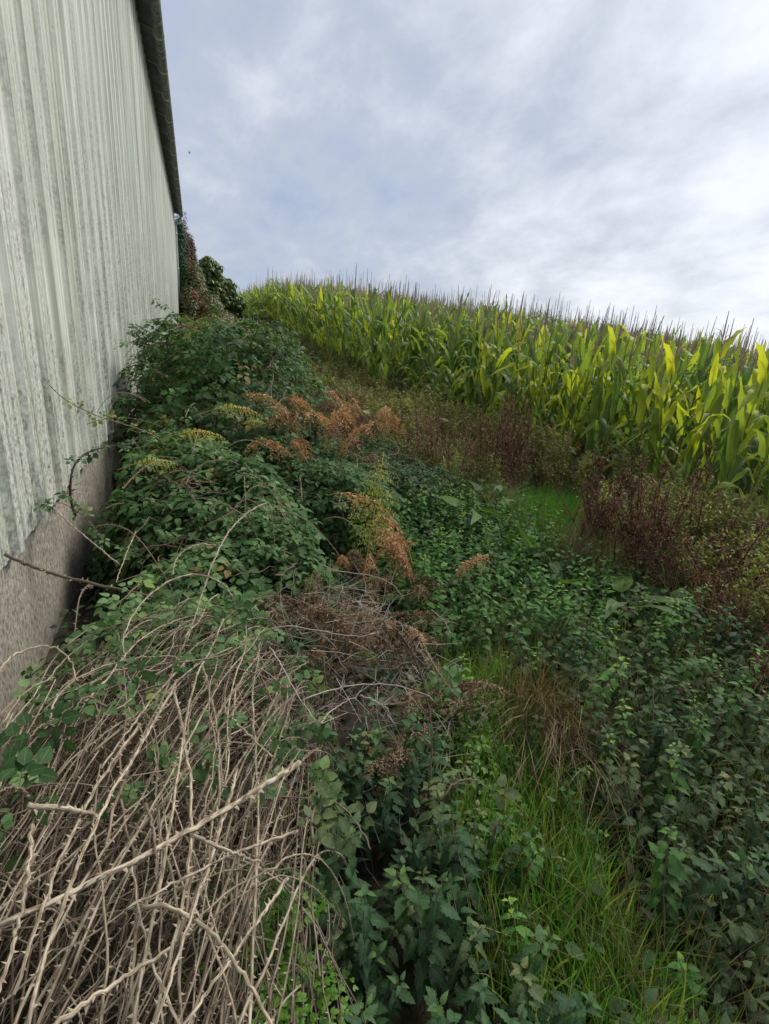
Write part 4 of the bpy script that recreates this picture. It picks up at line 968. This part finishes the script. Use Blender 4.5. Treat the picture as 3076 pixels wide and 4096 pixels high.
# dry forked umbel skeletons over the withered heap
TW = [([(1060,2532,1.75),(1156,2491,1.72),(1200,2524,1.72),(1278,2524,1.75),(1397,2541,1.8),(1503,2531,1.85)], [(1278,2524,1.75),(1345,2590,1.76)], 'pale dry forked twig lying across the top of the withered heap'),
 ([(1079,2590,1.68),(1126,2663,1.62),(1218,2822,1.52),(1285,2895,1.46)], [(1126,2663,1.62),(1190,2645,1.6)], 'pale dry stick slanting down over the withered heap'),
 ([(1205,2800,1.55),(1337,2763,1.6),(1410,2730,1.64),(1500,2748,1.68),(1576,2739,1.7),(1670,2757,1.74),(1715,2789,1.76)], [(1510,2748,1.68),(1508,2810,1.62)], 'long thin tan twig crossing the middle of the withered heap'),
 ([(1278,2253,2.3),(1423,2296,2.25),(1496,2302,2.24),(1562,2336,2.22),(1609,2385,2.2)], [(1562,2336,2.22),(1586,2266,2.24)], 'bleached forked twig above the withered heap below the bracken fronds'),
 ([(1285,2895,1.44),(1330,2840,1.5),(1420,2790,1.55)], [(1285,2895,1.44),(1390,2850,1.5)], 'dry umbel head with thin rays at the lower end of the sticks'),
 ([(1725,2440,2.3),(1780,2490,2.3),(1808,2550,2.28)], [(1760,2470,2.3),(1790,2440,2.32)], 'thin arching dry twig at the right side of the withered heap'),
 ([(1440,2780,1.5),(1500,2805,1.5),(1556,2836,1.5)], [(1500,2805,1.5),(1490,2790,1.5)], 'short thick bleached thorny stick on the withered heap')]
for a_, b_, lab in TW:
    A = spline([at(*p) for p in a_], 16); g = Geo(); o = A[0].copy()
    g.tube(A-o, np.linspace(.0024, .0014, 16), 5, cap=True); B = np.array([at(*p) for p in b_]); g.tube(B-o, [.0014, .0008], 4)
    for q in range(5):
        s = A[rnd.randint(3, 15)]-o
        for w in range(3): g.tube([s, s+rng.normal(size=3)*.03], [.0009, .0005], 3)
    ob = g.build('dry_twig', M_twig); ob.location = o; tag(ob, lab, 'twig')
g = Geo()
for q in range(800):
    a = rnd.uniform(0, 6.28); rr = sqrt(rnd.random()); x, y = .52+rr*.52*cos(a), 1.9+rr*.7*sin(a); z = .54*(1-rr*rr*.7)+rnd.uniform(-.14, .07)
    d = rng.normal(size=3)*np.array([1, 1, .35]); d /= np.linalg.norm(d); l = rnd.uniform(.05, .22); p = np.array([x, y, z])
    g.tube([p, p+d*l*.5+rng.normal(size=3)*.006, p+d*l], [.0013, .0011, .0006], 3, c=rnd.random())
tag(g.build('dry_twig_tangle', M_twig), 'fine dry twigs tangled over the withered bracken', 'dry twigs', kind='stuff')

# ---------------------------------------------------------------- leafy bramble shoots
def shoot(pts, R0, label, nl=16, sc=1.0, tint=(.4, .8), mat=None, lmat=None, brown=False):
    P = spline([at(*p) for p in pts], 24); o = P[0].copy(); root = empty('bramble_shoot', tuple(o)); tag(root, label, 'bramble shoot')
    g = Geo(); R = np.linspace(R0, R0*.4, 24); g.tube(P-o, R, 6, c=.4, cap=True); g.build('stem', mat or M_canelive, root)
    t = Geo(); thorns(t, P-o, R, rnd, .03); t.build('thorns', mat or M_canelive, root, False)
    g = Geo(); i = rng.integers(1, 24, nl); n = nl; d = rdir(n)+np.array([0, 0, .1]); nn = rdir(n)*.5+np.array([-.1, -.35, .8])
    g.inst(CB[0], frames(P[i]-o, nn, d, rng.uniform(.7, 1.25, n)*sc), rng.uniform(*tint, n)); g.build('leaves', lmat or M_bramble, root)
shoot([(640,1760,4.0),(518,1706,3.7),(385,1657,3.5),(253,1597,3.3),(196,1537,3.25)], .005, 'long bramble shoot with reddish leaves reaching left across the cladding', 22, 0.60, (.85, 1.0))
shoot([(301,2060,3.0),(283,1910,2.95),(313,1832,3.0),(421,1790,3.2),(600,1750,3.6)], .006, 'dark bramble shoot curving up before the foot of the cladding', 22, 0.62, (.1, .5), M_canedark)
shoot([(420,2180,3.0),(330,2060,2.95),(230,2010,2.9),(150,2050,2.85)], .004, 'bramble shoot with fresh green leaves over the cladding edge', 24, 0.60, (.5, .88))
shoot([(700,1420,5.6),(600,1330,5.5),(540,1320,5.3),(520,1350,5.2)], .005, 'thin bramble shoot at the left top of the hump over the cladding', 26, 0.75, (.2, .6))
shoot([(800,1400,5.6),(690,1300,5.7),(600,1290,5.8)], .005, 'bramble shoot spreading left from the hump top', 24, 0.75, (.2, .6))
shoot([(760,1560,5.2),(620,1480,5.2),(545,1450,5.1),(530,1500,5.0)], .004, 'bramble shoot hanging over the cladding at half hump height', 24, 0.75, (.1, .5))
shoot([(980,1330,6.3),(900,1290,6.3),(820,1310,6.2)], .004, 'bramble shoot standing above the hump against the far bushes', 18, 0.75, (.4, .8))
shoot([(1000,2560,1.75),(800,2640,1.6),(620,2660,1.5),(480,2700,1.45)], .003, 'low bramble shoot with broad leaves lying over the heap top', 9, 0.60, (.4, .7))
shoot([(420,2830,1.4),(360,2790,1.38),(300,2850,1.32)], .003, 'small green bramble shoot in the left part of the heap', 7, 0.60, (.3, .6))
shoot([(280,2960,1.3),(200,2900,1.28),(120,2960,1.22)], .003, 'bramble shoot with rounded dark leaves left of the heap', 7, 0.78, (.1, .45))
shoot([(120,3190,1.15),(60,3150,1.12),(-20,3180,1.08)], .003, 'bramble shoot with round leaves at the left edge', 5, 0.68, (.3, .6))
shoot([(560,2330,2.1),(500,2390,2.0),(440,2440,1.95)], .003, 'yellowing bramble shoot at the back left of the heap', 9, 0.75, (.7, .9))
shoot([(1700,2600,2.1),(1790,2740,2.0),(1830,2790,1.95)], .0035, 'bramble shoot with large smooth oval leaves beside the dark stem', 6, 0.70, (.55, .75))
shoot([(1720,2980,1.85),(1660,2930,1.85),(1640,2960,1.82)], .0035, 'bramble shoot with dark bluish leaves below the dark stem', 6, 0.68, (.1, .4))
shoot([(1760,3200,1.6),(1900,3120,1.6),(1960,3160,1.6)], .0035, 'weedy shoot with broad pale leaves hanging over the grass', 7, 0.73, (.6, .8), lmat=M_nettleg)
shoot([(1250,3380,1.35),(1320,3200,1.42),(1400,3260,1.4),(1480,3400,1.38)], .0035, 'shoot with pale mottled leaves right of the thickest cane', 14, 0.70, (.5, .9), lmat=M_nettleg)
shoot([(1050,3050,1.45),(1120,2930,1.5),(1180,2980,1.48)], .003, 'shoot with dark green leaves at the right end of the heap', 9, 0.68, (.2, .55), lmat=M_nettleg)
shoot([(880,2500,1.95),(960,2430,2.0),(1100,2380,2.1)], .003, 'bramble shoot with light leaves where heap and bracken meet', 12, 0.75, (.5, .85))
g = Geo(); n = 480; a = rng.uniform(0, 6.28, n); x = rng.uniform(-.6, .42, n); y = 2.5-1.6*rng.random(n)**1.7
z = pile(x, y)+rng.uniform(-.12, .02, n); k = (z > .15) & (y > .95); x, y, z, n = x[k], y[k], z[k], int(k.sum())
g.inst(CB[1], frames(np.stack([x, y, z], 1), rdir(n)*.5+np.array([0, -.3, .9]), rdir(n), rng.uniform(.45, .85, n)), rng.uniform(.35, .9, n))
tag(g.build('sprouting_leaves', M_bramble), 'scattered young bramble leaves sprouting through the dead canes', 'leaves', kind='stuff')
g = Geo(); n = 380; x = .5+rng.normal(size=n)*.2; y = 1.95+rng.normal(size=n)*.25; z = .50*np.clip(1-((x-.58)/.6)**2-((y-1.9)/.9)**2, 0, 1)+rng.uniform(-.05, .06, n)
g.inst(lfNs[0], frames(np.stack([x, y, z], 1), rdir(n)*.6+np.array([0, 0, .8]), rdir(n), rng.uniform(.2, .42, n)), rng.uniform(.0, .55, n))
tag(g.build('withered_leaves', M_fernbr), 'crumpled brown leaves caught in the withered heap', 'leaves', kind='stuff')
for q in range(26):
    x, y = rnd.uniform(-.5, .9), rnd.uniform(2.4, 4.8); c_ = np.array([x, y, rnd.uniform(.5, .8)+(.12*(y-2.4))])
    a = rnd.uniform(0, 6.28); l = rnd.uniform(.3, .8); P = [c_, c_+np.array([cos(a)*l*.5, sin(a)*l*.5, .08]), c_+np.array([cos(a)*l, sin(a)*l, -.12])]
    g = Geo(); P = spline(P, 12); g.tube(P-c_, np.linspace(.004, .0018, 12), 5, c=rnd.random()); ob = g.build('bramble_cane', M_cane if q % 2 else M_canelive); ob.location = c_
    tag(ob, 'loose cane lying over the bramble leaves behind the heap', 'bramble cane', 'loose canes over the bramble leaves')
    t = Geo(); thorns(t, P-c_, np.linspace(.004, .0018, 12), rnd, .02); t.build('thorns', M_cane, ob, False)

# ---------------------------------------------------------------- far shrubs and trees behind the shed
lfR = leaf(.16, .06, 3, .2, .5)
def blobs(root, o, spec, n, tpl, mat, name, size, tints, rad_in=.35, up=.6):
    g = Geo()
    for (c, r, wgt, (t0, t1)) in spec:
        k = int(n*wgt); d = rdir(k); p = np.array(c)+d*np.array(r)*(1-rad_in*rng.random((k, 1))**2)*lobes(d*2.2, seed=c[0]*3+c[2])[:, None]
        nn = d*.7+np.array([0, 0, up])+rdir(k)*.5; M = frames(p-o, nn, d+rdir(k)*.8+np.array([0, 0, -.2]), rng.uniform(*size, k)); tt = rng.uniform(t0, t1, k)
        g.inst(tpl, M, tt)
    return g.build(name, mat, root)
def trunk(root, pts, r0, mat=None):
    g = Geo(); P = np.array(pts, float); g.tube(P, np.linspace(r0, r0*.4, len(P)), 7, c=.5)
    for q in range(6):
        i = rnd.randint(1, len(P)-1); a = rnd.uniform(0, 6.28); l = rnd.uniform(.3, .6); g.tube([P[i], P[i]+np.array([cos(a)*l, sin(a)*l, l*.6])], [r0*.4, r0*.1], 5, c=.5)
    g.build('trunk', mat or M_canedark, root)
spr = join([xf(lfR, eul(-.3, 0, a, (0, 0, 0), rnd.uniform(.8, 1.1))) for a in np.linspace(0, 2*pi, 8)[:-1]])
b = np.array([1.5, 37.0, Gf(1.5, 37)]); root = empty('broadleaf_tree', tuple(b)); tag(root, 'rounded green tree with leaves in rosettes beyond the shed corner', 'tree')
blobs(root, b, [((.95, 36.6, 4.7), (.8, .8, .85), .16, (.25, .8)), ((.8, 36.2, 3.6), (1.0, .8, .9), .15, (.1, .6)), ((1.6, 36.6, 3.7), (1.0, .9, .95), .22, (.2, .95)), ((1.35, 36.2, 3.2), (.9, .8, .9), .15, (.1, .85)), ((2.3, 36.8, 3.05), (.75, .8, .7), .14, (.1, .7)), ((2.1, 36.9, 2.4), (.9, .9, .8), .12, (0, .4)), ((1.4, 36.8, 5.05), (.35, .4, .3), .03, (.3, .9)), ((.9, 36.6, 5.3), (.5, .5, .35), .05, (.4, 1))],
      1500, spr, M_shrub, 'crown', (1.2, 2.1), None, .3)
trunk(root, [(0, 0, -.3), (.05, 0, .8), (-.1, 0, 1.6), (-.2, 0, 2.6)], .14)
b = np.array([.0, 33.2, Gf(0, 33)]); root = empty('conifer_hedge', tuple(b)); tag(root, 'tall brown withered conifer hedge behind the downpipe', 'hedge')
sliv = leaf(.12, .035, 2, .1, .2)
blobs(root, b, [((-.42, 32.8, 3.6), (.42, 1.0, 3.45), .34, (0, .75)), ((-.08, 33.8, 3.2), (.40, 1.1, 3.0), .34, (0, .65)), ((-.10, 33.5, 5.0), (.28, .6, 1.3), .08, (.2, .8)), ((-.58, 32.0, 5.5), (.22, .5, 1.25), .14, (.82, 1)), ((-.5, 31.9, 4.0), (.2, .45, 1.2), .12, (.82, 1))],
      26000, sliv, M_hedge, 'foliage', (1.0, 2.0), None, .5)
g = Geo(); g.tube([(-.2, 0, -.3), (-.2, 0, 1.5), (-.25, .2, 3.4)], [.1, .08, .04], 7); g.build('trunk', M_canedark, root)
lfC = leaf(.10, .085, 3, .15, .3, .6)
b = np.array([.4, 30.0, Gf(.4, 30)]); root = empty('creeper_shrub', tuple(b)); tag(root, 'shrub overgrown with creeper with dark red patches at the shed corner', 'shrub')
blobs(root, b, [((.05, 31.4, 3.2), (.62, .9, 1.5), .24, (.1, .72)), ((-.15, 30.6, 2.4), (.58, 1.0, 1.1), .18, (0, .7)), ((.7, 31.0, 2.3), (.8, 1.2, 1.0), .2, (.1, .78)), ((1.2, 29.8, 1.75), (1.0, 1.4, .75), .2, (.2, .8)), ((.0, 30.2, 3.05), (.16, .2, .25), .016, (.88, 1)), ((.45, 30.2, 2.6), (.22, .2, .22), .02, (.88, 1)), ((.55, 29.7, 1.9), (.32, .3, .2), .022, (.88, 1)), ((.35, 29.7, 1.7), (.18, .2, .2), .012, (.88, 1))],
      17000, lfC, M_red, 'foliage', (.7, 1.3), None, .5)
g = Geo(); g.tube([(-.3, 1, -.3), (-.3, 1, .8), (-.3, 1.2, 1.6)], [.07, .05, .03], 7); g.build('trunk', M_canedark, root)

# ---------------------------------------------------------------- a fly or small bird far up
p = at(758, 612, 40.0); bird = empty('bird', tuple(p), (0, .3, .7), 1.0); tag(bird, 'tiny dark bird flying in the sky right of the gutter', 'bird')
M_bird = spotty('bird_feather', (.02, .02, .022), (.035, .035, .04), (.02, .02, .02))
g = Geo(); g.tube([(0, -.09, 0), (0, -.06, 0), (0, -.01, 0), (0, .05, .005), (0, .08, .01), (0, .10, .01)], [.004, .02, .03, .022, .016, .003], 8); g.build('body', M_bird, bird)
for sg in (-1, 1):
    g = Geo(); t = leaf(.14, .06, 4, .1, -.35, .5); g.inst(t, frames(np.array([[0, .0, .012]]), np.array([[sg*-.5, 0, 1.0]]), np.array([[sg*1.0, -.25, .5]]), np.array([1.0])), np.array([0])); g.build('wing', M_bird, bird)
print('objects', len(bpy.data.objects))
